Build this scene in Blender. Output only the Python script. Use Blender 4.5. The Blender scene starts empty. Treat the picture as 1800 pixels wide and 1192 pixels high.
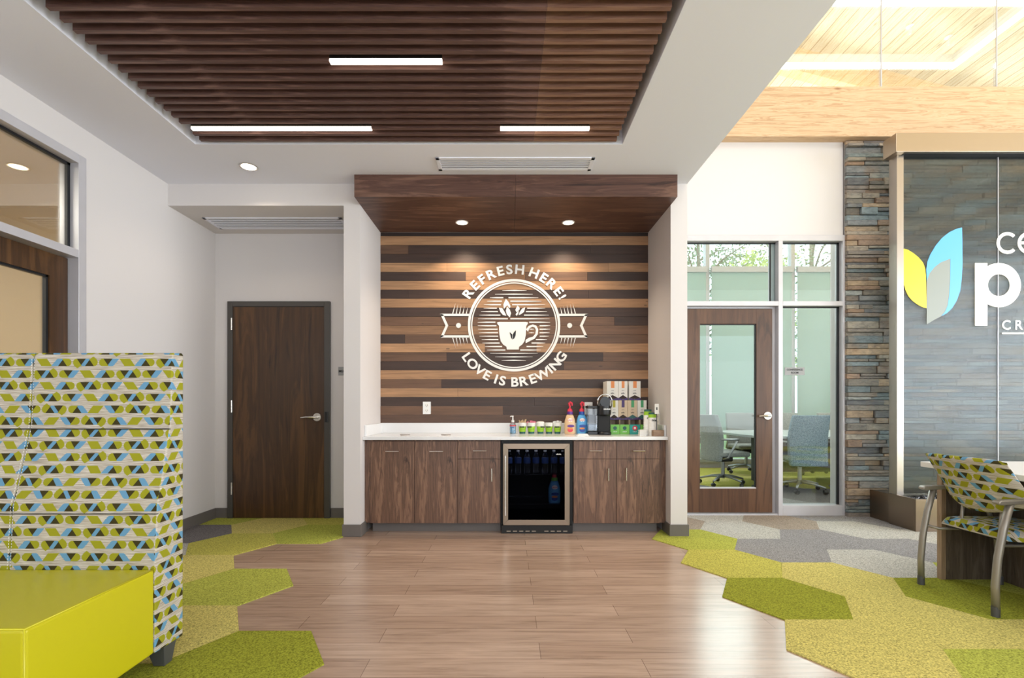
import bpy, bmesh, math, random
from mathutils import Vector, Matrix
R = random.Random(7)
SC = bpy.context.scene
COL = SC.collection
# ------------------------------------------------------------------ camera, world, lights, exposure
F, CX, CY, EYE = 860.0, 891.0, 713.0, 1.14
cam_d = bpy.data.cameras.new('camera'); cam = bpy.data.objects.new('camera', cam_d); COL.objects.link(cam)
cam.location = (0, 0, EYE); cam.rotation_euler = (math.pi/2, 0, 0)
cam_d.sensor_width = 36; cam_d.lens = F/1800*36; cam_d.shift_x = (900-CX)/1800; cam_d.shift_y = (CY-596)/1800
cam_d.clip_start = .05; cam_d.clip_end = 200
SC.camera = cam
SC.view_settings.view_transform = 'Standard'; SC.view_settings.look = 'None'
SC.view_settings.gamma = 1; SC.view_settings.exposure = 0.0
SC.cycles.max_bounces = 8; SC.cycles.diffuse_bounces = 4; SC.cycles.glossy_bounces = 4
SC.cycles.transparent_max_bounces = 12; SC.cycles.sample_clamp_indirect = 6
SC.cycles.caustics_reflective = False; SC.cycles.caustics_refractive = False
W = bpy.data.worlds.new('sky'); SC.world = W; W.use_nodes = True
W.node_tree.nodes['Background'].inputs[0].default_value = (.86, .93, 1, 1)
W.node_tree.nodes['Background'].inputs[1].default_value = 3.4

def area(name, loc, rot, sx, sy, power, color=(1, 1, 1)):
    l = bpy.data.lights.new(name, 'AREA'); l.shape = 'RECTANGLE'; l.size = sx; l.size_y = sy; l.energy = power; l.color = color
    o = bpy.data.objects.new(name, l); COL.objects.link(o); o.location = loc; o.rotation_euler = rot; return o
def spot(name, loc, power, ang, blend=.6, color=(1, .84, .66), size=.03):
    l = bpy.data.lights.new(name, 'SPOT'); l.energy = power; l.spot_size = math.radians(ang); l.spot_blend = blend; l.color = color
    l.shadow_soft_size = size
    o = bpy.data.objects.new(name, l); COL.objects.link(o); o.location = loc; return o
PI = math.pi
# daylight through the window wall behind the camera (faces +Y) and the window wall on the right (faces -X)
area('daylight_rear', (2.6, -3.3, 1.5), (PI/2+.45, 0, 0), 9.0, 2.0, 34, (.93, .96, 1))
area('daylight_right', (9.3, .8, 2.0), (0, PI/2+.18, 0), 3.2, 7.5, 680, (.89, .94, 1))
area('roof_fill', (5.6, -3.3, 4.2), (PI/2+.85, 0, 0), 7.0, 1.6, 36, (1, .99, .97))  # added fill for the pine roof; the rear wall is closed here
area('roof_uplight_fill', (4.25, 5.78, 5.64), (PI, 0, 0), 2.6, .9, 9, (1, .98, .95))  # added uplight at the pendant frame, brightens the roof boards
area('roof_uplight_fill', (4.25, 2.2, 5.4), (PI, 0, 0), 2.6, 2.6, 20, (1, .98, .95))  # added uplight with no fitting, brightens the roof over the lobby
area('lobby_fill', (3.3, 1.4, 5.3), (0, 0, 0), 2.6, 2.6, 66, (.92, .96, 1))  # added overhead fill for the lobby floor and carpet, no pendant hangs here
area('office_fill', (-4.6, 2.2, 3.05), (0, 0, 0), 1.2, 1.2, 105, (1, .92, .80))  # added lamp that brightens the beige office
# added lamps behind the camera; their floor bounce brightens the ceiling
for x_ in (-1.6, .4): area('bounce_fill', (x_, -.6, 3.05), (0, 0, 0), 1.0, 1.6, 12, (1, .95, .88))
# daylight through the conference room windows (faces -Y)
area('daylight_conference', (4.6, 8.82, 3.6), (-PI/2, 0, 0), 5.8, 2.2, 340, (.95, 1, 1))

# ------------------------------------------------------------------ helpers
def Yof(s): return F/s
def PX(px, s): return (px-CX)/s
def PZ(py, s): return EYE+(CY-py)/s
def lin(c):
    return tuple(((x/255)/12.92 if x/255 <= .04045 else ((x/255+.055)/1.055)**2.4) for x in c)+(1,)

class MB:
    def __init__(s): s.v = []; s.f = []; s.m = []; s.c = []; s.cur = 0; s.col = None
    def face(s, idx):
        s.f.append(idx); s.m.append(s.cur); s.c.append(s.col)
    def mat(s, i): s.cur = i; return s
    def box(s, x0, x1, y0, y1, z0, z1):
        n = len(s.v)
        s.v += [(x, y, z) for z in (z0, z1) for y in (y0, y1) for x in (x0, x1)]
        for q in ((0, 2, 3, 1), (4, 5, 7, 6), (0, 1, 5, 4), (2, 6, 7, 3), (0, 4, 6, 2), (1, 3, 7, 5)): s.face(tuple(n+i for i in q))
        return s
    def hexa(s, pts):   # 8 points ordered like box()
        n = len(s.v); s.v += [tuple(p) for p in pts]
        for q in ((0, 2, 3, 1), (4, 5, 7, 6), (0, 1, 5, 4), (2, 6, 7, 3), (0, 4, 6, 2), (1, 3, 7, 5)): s.face(tuple(n+i for i in q))
        return s
    def prism(s, poly, a0, a1, axis='y'):
        # poly of (x,z) extruded along y, or (x,y) along z, or (y,z) along x
        def p3(p, a): return {'y': (p[0], a, p[1]), 'z': (p[0], p[1], a), 'x': (a, p[0], p[1])}[axis]
        n = len(s.v); k = len(poly)
        s.v += [p3(p, a0) for p in poly]+[p3(p, a1) for p in poly]
        s.face(tuple(range(n, n+k))); s.face(tuple(range(n+2*k-1, n+k-1, -1)))
        for i in range(k):
            j = (i+1) % k; s.face((n+i, n+k+i, n+k+j, n+j))
        return s
    def ring(s, cx, cz, r0, r1, y0, y1, seg=64, a0=0, a1=2*PI):
        full = abs(a1-a0-2*PI) < 1e-6; m = seg if full else seg+1
        n = len(s.v)
        for i in range(m):
            a = a0+(a1-a0)*i/seg; c, t = math.cos(a), math.sin(a)
            s.v += [(cx+r0*c, y0, cz+r0*t), (cx+r1*c, y0, cz+r1*t), (cx+r1*c, y1, cz+r1*t), (cx+r0*c, y1, cz+r0*t)]
        for i in range(seg):
            a = n+4*i; b = n+4*((i+1) % m)
            for q in range(4): s.face((a+q, a+(q+1) % 4, b+(q+1) % 4, b+q))
        return s
    def lathe(s, prof, c=(0, 0, 0), seg=24, axis='z', sy=1.0):
        n = len(s.v); k = len(prof)
        for i in range(seg):
            a = 2*PI*i/seg
            for r, h in prof:
                x, y = r*math.cos(a), r*math.sin(a)*sy
                p = {'z': (x, y, h), 'y': (x, h, y), 'x': (h, x, y)}[axis]
                s.v.append((c[0]+p[0], c[1]+p[1], c[2]+p[2]))
        for i in range(seg):
            j = (i+1) % seg
            for q in range(k-1): s.face((n+i*k+q, n+j*k+q, n+j*k+q+1, n+i*k+q+1))
        s.face(tuple(n+i*k for i in range(seg))[::-1]); s.face(tuple(n+i*k+k-1 for i in range(seg)))
        return s
    def tube(s, path, r, seg=10, ry=None):
        P = [Vector(p) for p in path]; n = len(s.v); k = len(P); up = None
        for i, p in enumerate(P):
            t = (P[min(i+1, k-1)]-P[max(i-1, 0)]).normalized()
            if up is None: up = Vector((0, 0, 1)) if abs(t.z) < .9 else Vector((0, 1, 0))
            a = t.cross(up).normalized(); b = a.cross(t).normalized(); up = b
            rr = r[i] if isinstance(r, (list, tuple)) else r
            for q in range(seg):
                g = 2*PI*q/seg
                s.v.append(tuple(p+a*rr*math.cos(g)+b*(ry or rr)*math.sin(g)))
        for i in range(k-1):
            for q in range(seg):
                s.face((n+i*seg+q, n+(i+1)*seg+q, n+(i+1)*seg+(q+1) % seg, n+i*seg+(q+1) % seg))
        s.face(tuple(n+q for q in range(seg))); s.face(tuple(n+(k-1)*seg+q for q in range(seg))[::-1])
        return s
    def grid(s, fn, nu, nv, closed=False):
        n = len(s.v)
        for i in range(nu+1):
            for j in range(nv+1): s.v.append(tuple(fn(i/nu, j/nv)))
        for i in range(nu):
            for j in range(nv):
                a = n+i*(nv+1)+j; s.face((a, a+nv+1, a+nv+2, a+1))
        return s
    def add(s, verts, faces):
        n = len(s.v); s.v += [tuple(v) for v in verts]
        for f in faces: s.face(tuple(n+i for i in f))
        return s
    def transform(s, M, start=0):
        s.v[start:] = [tuple(M @ Vector(v)) for v in s.v[start:]]
        return s

def world_loc(o):
    p = Vector((0, 0, 0))
    while o is not None: p += Vector(o.location); o = o.parent
    return p
def tag(o, label=None, cat=None, group=None, kind=None):
    for k, v in (('label', label), ('category', cat), ('group', group), ('kind', kind)):
        if v: o[k] = v
    return o
def obj(name, mb, mats, parent=None, bevel=0, smooth=False, subsurf=0, uv=False, seg=2, label=None, origin=None):
    if parent is not None: off = world_loc(parent)
    elif origin is not None: off = Vector(origin)
    else:
        xs, ys, zs = zip(*mb.v); off = Vector(((min(xs)+max(xs))/2, (min(ys)+max(ys))/2, min(zs)))
    me = bpy.data.meshes.new(name)
    me.from_pydata([tuple(Vector(v)-off) for v in mb.v], [], mb.f)
    if not isinstance(mats, (list, tuple)): mats = [mats]
    for m in mats: me.materials.append(m)
    me.polygons.foreach_set('material_index', [min(i, len(mats)-1) for i in mb.m])
    if any(c is not None for c in mb.c):
        at = me.color_attributes.new('tone', 'FLOAT_COLOR', 'CORNER'); k = 0
        for p, c in zip(me.polygons, mb.c):
            for li in p.loop_indices: at.data[li].color = tuple(c or (1, 1, 1))+(1,) if len(c or (1, 1, 1)) == 3 else c
    if uv:
        ul = me.uv_layers.new(name='UVMap')
        for p in me.polygons:
            n = p.normal; ax = max(range(3), key=lambda i: abs(n[i]))
            for li in p.loop_indices:
                v = me.vertices[me.loops[li].vertex_index].co
                if uv == 'plan': q = (v.x, v.y) if ax == 2 else ((v.x, v.z) if ax == 1 else (v.y, v.z))
                elif uv == 'yz': q = (v.y, v.z+v.x*.12)
                elif uv == 'yx': q = (v.y, v.x+(v.z if ax != 2 else 0))
                else: q = (v.x, v.z) if ax == 1 else ((-v.y+.11, v.z) if ax == 0 else (v.x, v.y))
                ul.data[li].uv = q
    bm = bmesh.new(); bm.from_mesh(me); bmesh.ops.recalc_face_normals(bm, faces=bm.faces); bm.to_mesh(me); bm.free()
    if smooth:
        for p in me.polygons: p.use_smooth = True
    o = bpy.data.objects.new(name, me); COL.objects.link(o)
    if parent is not None: o.parent = parent
    else: o.location = off
    if bevel:
        b = o.modifiers.new('bevel', 'BEVEL'); b.width = bevel; b.segments = seg; b.limit_method = 'ANGLE'; b.angle_limit = math.radians(40)
        b.use_clamp_overlap = True
    if subsurf:
        m = o.modifiers.new('sub', 'SUBSURF'); m.levels = m.render_levels = subsurf
    if smooth == 'auto':
        try: me.set_sharp_from_angle(angle=math.radians(35))
        except Exception: pass
    if label: o['label'] = label
    return o
def thing(name, label, cat, loc, group=None, rotz=0):
    o = bpy.data.objects.new(name, None); COL.objects.link(o); o.location = loc; o.rotation_euler = (0, 0, rotz)
    o.empty_display_size = .1
    return tag(o, label, cat, group)
def single(name, label, cat, mb, mats, group=None, **k): return tag(obj(name, mb, mats, **k), label, cat, group)
def struct(name, mb, mats, parent=None, **k):
    o = obj(name, mb, mats, parent, **k)
    if parent is None: o['kind'] = 'structure'
    return o
def copy_tree(o, parent=None):
    c = o.copy(); COL.objects.link(c)
    if parent is not None: c.parent = parent
    for ch in list(o.children): copy_tree(ch, c)
    return c
def text_geo(body, size, extrude=.001, offset=0.0, spacing=1.0):
    cu = bpy.data.curves.new('t', 'FONT'); cu.body = body; cu.size = size; cu.extrude = extrude; cu.offset = offset
    cu.align_x = 'CENTER'; cu.align_y = 'CENTER'; cu.space_character = spacing; cu.resolution_u = 4
    o = bpy.data.objects.new('t', cu); COL.objects.link(o)
    me = bpy.data.meshes.new_from_object(o.evaluated_get(bpy.context.evaluated_depsgraph_get()))
    vs = [tuple(v.co) for v in me.vertices]; fs = [tuple(p.vertices) for p in me.polygons]
    bpy.data.objects.remove(o); bpy.data.curves.remove(cu); bpy.data.meshes.remove(me)
    return vs, fs
def add_text(mb, body, size, x, y, z, rot=0, depth=.001, offset=0, spacing=1.0, sx=1.0, center=True, rotz=0):
    vs, fs = text_geo(body, size, depth, offset, spacing)
    if center and vs:
        xs = [v[0] for v in vs]; ys = [v[1] for v in vs]; mx = (min(xs)+max(xs))/2; my = (min(ys)+max(ys))/2
    else: mx = my = 0
    c, s_ = math.cos(rot), math.sin(rot); cz, sz = math.cos(rotz), math.sin(rotz)
    out = []
    for vx, vy, vz in vs:
        a, b = (vx-mx)*sx, vy-my
        qx, qz = a*c-b*s_, a*s_+b*c
        out.append((x+qx*cz+vz*sz, y+qx*sz-vz*cz, z+qz))
    return mb.add(out, fs)

def marks(mb, x, y, z, w, h, n=5):
    # a row of tiny strokes: print too small to read
    for k in range(n):
        a = x-w/2+w*k/n; hh = h*(.6+.4*((k*7) % 3)/2); mb.box(a, a+w/n*.62, y-.0006, y+.0004, z-h/2, z-h/2+hh)
    return mb
# ------------------------------------------------------------------ material helpers
class G:
    def __init__(s, name):
        s.m = bpy.data.materials.new(name); s.m.use_nodes = True; s.t = s.m.node_tree; s.n = s.t.nodes; s.l = s.t.links
        s.b = s.n['Principled BSDF']; s.out = s.n['Material Output']
    def node(s, t, **k):
        n = s.n.new(t)
        for a, v in k.items(): setattr(n, a, v)
        return n
    def set(s, sock, v):
        if isinstance(v, bpy.types.NodeSocket): s.l.new(v, sock)
        else: sock.default_value = v
    def math(s, op, a, b=None, c=None):
        n = s.node('ShaderNodeMath', operation=op)
        for i, v in enumerate((a, b, c)):
            if v is not None: s.set(n.inputs[i], v)
        return n.outputs[0]
    def coord(s, kind='Object'): return s.node('ShaderNodeTexCoord').outputs[kind]
    def mapping(s, vec, scale=(1, 1, 1), loc=(0, 0, 0), rot=(0, 0, 0)):
        n = s.node('ShaderNodeMapping'); s.l.new(vec, n.inputs[0]); n.inputs['Scale'].default_value = scale
        n.inputs['Location'].default_value = loc; n.inputs['Rotation'].default_value = rot; return n.outputs[0]
    def noise(s, vec, scale, detail=4, rough=.55, dist=0):
        n = s.node('ShaderNodeTexNoise'); s.l.new(vec, n.inputs['Vector']); n.inputs['Scale'].default_value = scale
        n.inputs['Detail'].default_value = detail; n.inputs['Roughness'].default_value = rough; n.inputs['Distortion'].default_value = dist
        return n.outputs['Fac']
    def ramp(s, fac, stops):
        n = s.node('ShaderNodeValToRGB'); s.l.new(fac, n.inputs[0]); e = n.color_ramp.elements
        while len(e) < len(stops): e.new(.5)
        for el, (p, c) in zip(e, stops): el.position = p; el.color = c if len(c) == 4 else lin(c)
        return n.outputs[0]
    def mix(s, fac, a, b, blend='MIX'):
        n = s.node('ShaderNodeMix', data_type='RGBA', blend_type=blend)
        s.set(n.inputs[0], fac); s.set(n.inputs[6], a); s.set(n.inputs[7], b); return n.outputs[2]
    def bump(s, h, strength=.2, dist=.01):
        n = s.node('ShaderNodeBump'); s.l.new(h, n.inputs['Height']); n.inputs['Strength'].default_value = strength
        n.inputs['Distance'].default_value = dist; s.l.new(n.outputs[0], s.b.inputs['Normal'])
    def base(s, c, rough=.5, metal=0, spec=None):
        s.set(s.b.inputs['Base Color'], c); s.set(s.b.inputs['Roughness'], rough); s.b.inputs['Metallic'].default_value = metal
        if spec is not None: s.b.inputs['Specular IOR Level'].default_value = spec
        return s
def plain(name, c, rough=.5, metal=0, spec=None, noise=0.03):
    g = G(name); col = lin(c)
    if noise:
        f = g.noise(g.coord(), 6, 3)
        lo = tuple(max(0, x*(1-noise)) for x in col[:3])+(1,); hi = tuple(min(1, x*(1+noise)) for x in col[:3])+(1,)
        g.base(g.ramp(f, [(.3, lo), (.7, hi)]), rough, metal, spec)
    else: g.base(col, rough, metal, spec)
    return g.m
def paint(name, c, rough=.7):
    g = G(name); v = g.coord(); g.base(lin(c), rough, 0, .3); g.bump(g.noise(v, 220, 2), .05, .002); return g.m
def emit(name, c, strength):
    g = G(name); e = g.node('ShaderNodeEmission'); e.inputs[0].default_value = c if len(c) == 4 else c+(1,); e.inputs[1].default_value = strength
    g.l.new(e.outputs[0], g.out.inputs[0]); return g.m
def metal(name, c, rough=.3, axis=None):
    g = G(name); v = g.coord()
    if axis is not None:
        sc = [260, 260, 260]; sc[axis] = 2
        f = g.noise(g.mapping(v, sc), 1, 2); n = g.node('ShaderNodeMapRange'); g.l.new(f, n.inputs[0])
        n.inputs[3].default_value = rough*.75; n.inputs[4].default_value = rough*1.3; g.base(lin(c), n.outputs[0], 1); g.bump(f, .04, .001)
    else: g.base(lin(c), rough, 1)
    return g.m
def glass(name, tint=(.95, .98, .97), refl=.08, rough=0.0, rmax=.5):
    g = G(name); tr = g.node('ShaderNodeBsdfTransparent'); tr.inputs[0].default_value = tint+(1,)
    gl = g.node('ShaderNodeBsdfGlossy'); gl.inputs['Roughness'].default_value = rough; gl.inputs[0].default_value = (1, 1, 1, 1)
    fr = g.node('ShaderNodeFresnel'); fr.inputs[0].default_value = 1.5
    mx = g.node('ShaderNodeMixShader'); g.l.new(g.math('MINIMUM', g.math('ADD', fr.outputs[0], refl-.04), rmax), mx.inputs[0])
    g.l.new(tr.outputs[0], mx.inputs[1]); g.l.new(gl.outputs[0], mx.inputs[2]); g.l.new(mx.outputs[0], g.out.inputs[0]); return g.m
def walnut(name, stops, axis=2, scale=1.0, rough=.42, coat=0, knots=False):
    # long wavy grain along the given axis
    g = G(name); v = g.coord(); sc = [9*scale]*3; sc[axis] = .9*scale
    mp = g.mapping(v, sc); f1 = g.noise(mp, 1.6, 5, .62, 1.3)
    sc2 = [75*scale]*3; sc2[axis] = 3*scale
    f2 = g.noise(g.mapping(v, sc2), 1, 3, .6, .4)
    w = g.math('FRACT', g.math('MULTIPLY', f1, 5.0)); w = g.math('ABSOLUTE', g.math('SUBTRACT', w, .5))
    f = g.math('ADD', g.math('MULTIPLY', f1, .62), g.math('ADD', g.math('MULTIPLY', w, .22), g.math('MULTIPLY', f2, .30)))
    c = g.ramp(f, stops); g.base(c, rough); g.bump(f2, .06, .002)
    if coat: g.b.inputs['Coat Weight'].default_value = coat
    return g.m
def tone_wood(name, axis=0, rough=.5):
    g = G(name); v = g.coord(); a = g.node('ShaderNodeVertexColor', layer_name='tone')
    sc = [70]*3; sc[axis] = 2.0; f2 = g.noise(g.mapping(v, sc), 1, 4, .6, .5)
    sc = [14]*3; sc[axis] = 1.1; f1 = g.noise(g.mapping(v, sc), 1.4, 4, .6, 1.2)
    k = g.ramp(g.math('ADD', g.math('MULTIPLY', f1, .6), g.math('MULTIPLY', f2, .4)), [(.3, (.5, .48, .46, 1)), (.5, (.95, .95, .95, 1)), (.72, (1.35, 1.32, 1.3, 1))])
    vo = g.node('ShaderNodeTexVoronoi'); g.l.new(g.mapping(v, (1.9, 1, 5.2)), vo.inputs['Vector']); vo.inputs['Scale'].default_value = 1.3
    kn = g.math('LESS_THAN', vo.outputs['Distance'], .05)
    c = g.mix(1.0, a.outputs[0], k, 'MULTIPLY'); c = g.mix(g.math('MULTIPLY', kn, .55), c, (.02, .012, .008, 1))
    g.base(c, rough); g.bump(f2, .12, .002); return g.m
def pine(name, c0, c1, c2, axis=1, board=0, rough=.55):
    # board: width of the boards across X (grain then runs along Y)
    g = G(name); v = g.coord(); sc = [22]*3; sc[axis] = 1.2; f = g.noise(g.mapping(v, sc), 1.2, 4, .6, 1.6)
    w = g.math('ABSOLUTE', g.math('SUBTRACT', g.math('FRACT', g.math('MULTIPLY', f, 6)), .5))
    ff = g.math('ADD', g.math('MULTIPLY', f, .6), g.math('MULTIPLY', w, .5))
    c = g.ramp(ff, [(.25, c0), (.45, c1), (.7, c2)])
    vo = g.node('ShaderNodeTexVoronoi'); sv = [7]*3; sv[axis] = 2.2; g.l.new(g.mapping(v, sv), vo.inputs['Vector']); vo.inputs['Scale'].default_value = .62
    kn = g.ramp(vo.outputs['Distance'], [(.035, (1, 1, 1, 1)), (.075, (0, 0, 0, 1))])
    c = g.mix(g.math('MULTIPLY', kn, .75), c, lin((120, 70, 35)))
    if board:
        sp = g.node('ShaderNodeSeparateXYZ'); g.l.new(v, sp.inputs[0])
        q = g.math('DIVIDE', sp.outputs[0], board); fr = g.math('FRACT', q); idx = g.math('FLOOR', q)
        wn = g.node('ShaderNodeTexWhiteNoise', noise_dimensions='1D'); g.l.new(idx, wn.inputs['W'])
        t = g.math('ADD', .84, g.math('MULTIPLY', wn.outputs[0], .24))
        cm = g.node('ShaderNodeCombineColor'); 
        for i in range(3): g.l.new(t, cm.inputs[i])
        c = g.mix(1.0, c, cm.outputs[0], 'MULTIPLY')
        gr = g.math('LESS_THAN', fr, .07); c = g.mix(g.math('MULTIPLY', gr, .6), c, lin((150, 105, 50)))
    g.base(c, rough); return g.m
def vinyl_floor():
    g = G('oak_vinyl_plank'); v = g.coord()
    br = g.node('ShaderNodeTexBrick'); g.l.new(v, br.inputs['Vector']); br.inputs['Scale'].default_value = 1
    br.inputs['Brick Width'].default_value = 1.22; br.inputs['Row Height'].default_value = .15; br.inputs['Mortar Size'].default_value = .0012
    br.inputs['Color1'].default_value = lin((190, 164, 146)); br.inputs['Color2'].default_value = lin((172, 145, 127)); br.inputs['Mortar'].default_value = lin((112, 88, 74))
    br.offset = .37
    f = g.noise(g.mapping(v, (1.7, 38, 1)), 1.2, 6, .68, .7); f2 = g.noise(g.mapping(v, (3, 160, 1)), 1, 2)
    f3 = g.noise(g.mapping(v, (1.1, 9, 1)), 1.6, 4, .6, 1.4)
    gr = g.ramp(g.math('ADD', g.math('ADD', g.math('MULTIPLY', f, .5), g.math('MULTIPLY', f2, .15)), g.math('MULTIPLY', f3, .35)), [(.34, (.60, .56, .53, 1)), (.5, (.97, .96, .95, 1)), (.66, (1.2, 1.19, 1.18, 1))])
    g.base(g.mix(1.0, br.outputs[0], gr, 'MULTIPLY'), .26, 0, .8); g.bump(f, .04, .002); return g.m
def carpet(name, c):
    g = G(name); v = g.coord(); f = g.noise(v, 120, 4, .8); f1 = g.noise(v, 3, 3)
    col = lin(c); k = lambda q: tuple(x*q for x in col[:3])+(1,)
    c1 = g.ramp(f, [(.36, k(.30)), (.5, k(1.0)), (.64, k(1.5))])
    g.base(g.mix(g.math('MULTIPLY', f1, .3), c1, k(.8)), .95, 0, .1); g.bump(f, .7, .006); return g.m
def geo_fabric():
    g = G('geometric_upholstery'); uv = g.coord('UV'); sp = g.node('ShaderNodeSeparateXYZ'); g.l.new(uv, sp.inputs[0])
    U, V = sp.outputs[0], sp.outputs[1]; m = g.math
    PER, PIT, H = .365, .0515, .033
    add = lambda a, b: m('ADD', a, b); sub = lambda a, b: m('SUBTRACT', a, b); mul = lambda a, b: m('MULTIPLY', a, b)
    lt = lambda a, b: m('LESS_THAN', a, b); gt = lambda a, b: m('GREATER_THAN', a, b); ab = lambda a: m('ABSOLUTE', a)
    mx = lambda a, b: m('MAXIMUM', a, b); inv = lambda a: sub(1.0, a)
    V2 = add(V, .2-.0515*.2); row = m('FLOOR', m('DIVIDE', V2, PIT))
    v = sub(m('DIVIDE', sub(V2, mul(row, PIT)), H), .28)
    sgn = sub(mul(lt(m('MODULO', add(row, 60.0), 6.0), 1.5), 2.0), 1.0)
    x = m('DIVIDE', m('FLOORED_MODULO', add(mul(U, sgn), mul(row, PER*.475)), PER), H)
    inr = mul(gt(v, 0.0), lt(v, 1.0))
    def circ(xl, vv): 
        a = sub(xl, .5); b = sub(vv, .5); return mx(gt(xl, .5), lt(add(mul(a, a), mul(b, b)), .25))
    def tri(xl, vv, c): return mul(gt(vv, 0.0), lt(vv, sub(.86, mul(ab(sub(xl, c)), 1.42))))
    def isg(xl, vv, c): return lt(xl, add(c, mul(sub(vv, .85), .7)))
    def piece(xl, vv):
        d = tri(xl, vv, 1.18); s = isg(xl, vv, 1.18); gr = mul(mul(inr, s), circ(xl, vv))
        rt = mul(lt(xl, sub(2.67, mul(vv, .72))), mx(lt(xl, 1.75), mx(lt(vv, .62), lt(add(mul(sub(xl, 1.55), sub(xl, 1.55)), mul(mul(sub(vv, .5), sub(vv, .5)), 1.3)), .38))))
        bl = mul(mul(inr, inv(s)), rt); return gr, bl, d
    def box(xl, w): return mul(gt(xl, 0.0), lt(xl, w))
    # piece A
    def halfA(xl, vv):
        body = mul(mul(inr, isg(xl, vv, 1.1)), circ(xl, vv))
        spike = mul(mul(gt(vv, .9), lt(vv, 1.28)), lt(ab(sub(xl, .62)), mul(sub(1.3, vv), 1.3)))
        return mx(body, spike), tri(xl, vv, 1.1), isg(xl, vv, 1.1)
    inA = box(x, 3.3); g1, d1, s1 = halfA(x, v); g2, d2, s2 = halfA(sub(3.3, x), sub(1.0, v))
    gA = mx(g1, g2); dA = mul(mx(d1, d2), inr); bA = mul(mul(inr, inv(s1)), inv(s2))
    xB = sub(x, 3.5); inB = box(xB, 2.67); gB, bB, dB = piece(xB, v)
    xC = sub(x, 8.22); inC = box(xC, 2.67); gC, bC, dC = piece(sub(2.67, xC), sub(1.0, v))
    xL = sub(x, 6.06); gL = mul(mul(inr, gt(xL, mul(v, .72))), lt(xL, add(1.42, mul(v, .72))))
    green = mx(mx(mul(gA, inA), mul(gB, inB)), mx(mul(gC, inC), gL))
    blue = mx(mul(bA, inA), mx(mul(bB, inB), mul(bC, inC)))
    dark = mx(mul(dA, inA), mx(mul(mul(dB, inB), inr), mul(mul(dC, inC), inr)))
    f = g.noise(g.mapping(uv, (9, 620, 1)), 1, 3, .7)
    base = g.ramp(f, [(.36, (128, 117, 102)), (.5, (178, 169, 155)), (.62, (212, 206, 196))])
    c = g.mix(green, base, lin((146, 145, 28))); c = g.mix(blue, c, lin((98, 146, 178))); c = g.mix(dark, c, lin((56, 50, 18)))
    w = g.noise(g.mapping(uv, (900, 900, 1)), 1, 1)
    g.base(c, .8, 0, .25); g.bump(w, .15, .001); return g.m
def ledger_stone():
    g = G('ledger_stone'); v = g.coord(); a = g.node('ShaderNodeVertexColor', layer_name='tone')
    f = g.noise(g.mapping(v, (9, 20, 26)), 1.5, 6, .7, .6)
    k = g.ramp(f, [(.3, (.45, .45, .47, 1)), (.5, (1, 1, 1, 1)), (.7, (1.4, 1.36, 1.3, 1))])
    rust = g.ramp(g.noise(v, 5, 4), [(.55, (0, 0, 0, 1)), (.7, (1, 1, 1, 1))])
    c = g.mix(1.0, a.outputs[0], k, 'MULTIPLY'); c = g.mix(g.math('MULTIPLY', rust, .35), c, lin((140, 108, 76)))
    g.base(c, .6, 0, .4); g.bump(f, .6, .02); return g.m

M = {}
M['wall'] = paint('white_wall_paint', (212, 207, 205)); M['ceil'] = paint('lit_ceiling_paint', (229, 230, 239))  # ceiling white raised above the wall white, standing in for bounced light
M['office'] = paint('beige_wall_paint', (222, 205, 172)); M['black'] = plain('black_void_paint', (14, 12, 13), .9)
M['walnut'] = walnut('walnut_laminate', [(.36, (60, 40, 31)), (.48, (100, 72, 56)), (.58, (124, 92, 73)), (.72, (146, 112, 88))], 2, 1.5)
M['walnut_h'] = walnut('walnut_laminate_horizontal', [(.34, (48, 30, 24)), (.48, (84, 56, 46)), (.6, (108, 78, 64)), (.74, (130, 98, 80))], 0, .8)
M['door'] = walnut('stained_maple_door', [(.36, (40, 24, 11)), (.5, (70, 45, 22)), (.62, (88, 59, 31)), (.75, (100, 68, 38))], 2, .45, .38)
M['door2'] = walnut('stained_maple_glazed_door', [(.36, (56, 34, 19)), (.5, (80, 52, 33)), (.62, (93, 63, 41)), (.75, (104, 73, 49))], 2, .5, .38)
M['slat'] = walnut('slat_wood', [(.34, (62, 42, 38)), (.5, (94, 67, 60)), (.7, (130, 98, 88))], 0, .9, .5)
M['slat2'] = walnut('slat_wood_warm', [(.34, (94, 64, 52)), (.5, (124, 90, 74)), (.7, (146, 112, 92))], 0, .9, .5)
M['plank'] = tone_wood('reclaimed_plank', 0)
M['pine'] = pine('pine_roof_boards', (210, 180, 138), (228, 208, 174), (240, 227, 204), 1, .135)
M['glulam'] = pine('glulam_beam', (178, 142, 106), (202, 170, 134), (214, 184, 150), 0)
M['rafter'] = pine('orange_glulam_rafter', (214, 152, 78), (232, 180, 108), (244, 200, 132), 0)
M['vinyl'] = vinyl_floor()
CARP = [('lime', (178, 182, 82)), ('yellow', (206, 194, 114)), ('moss', (152, 156, 54)), ('pale_lime', (194, 188, 92)), ('grey', (150, 148, 148)), ('light_grey', (188, 186, 178)), ('dark_grey', (122, 118, 118)), ('taupe', (164, 152, 138))]
CM = [carpet(n+'_carpet', c) for n, c in CARP]
M['base'] = plain('grey_vinyl_base', (104, 98, 94), .45); M['frame_dark'] = plain('dark_door_frame', (72, 68, 64), .4)
M['alum'] = plain('painted_aluminium_frame', (196, 194, 198), .35, .25); M['gasket'] = plain('black_gasket', (14, 16, 20), .5)
M['steel'] = metal('brushed_steel', (168, 160, 152), .3, 2); M['steel_h'] = metal('brushed_steel_horizontal', (170, 156, 138), .32, 0)
M['steel_f'] = metal('fridge_steel', (138, 122, 106), .34, 0); M['steel_fv'] = metal('fridge_steel_upright', (132, 118, 102), .34, 2)
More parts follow.
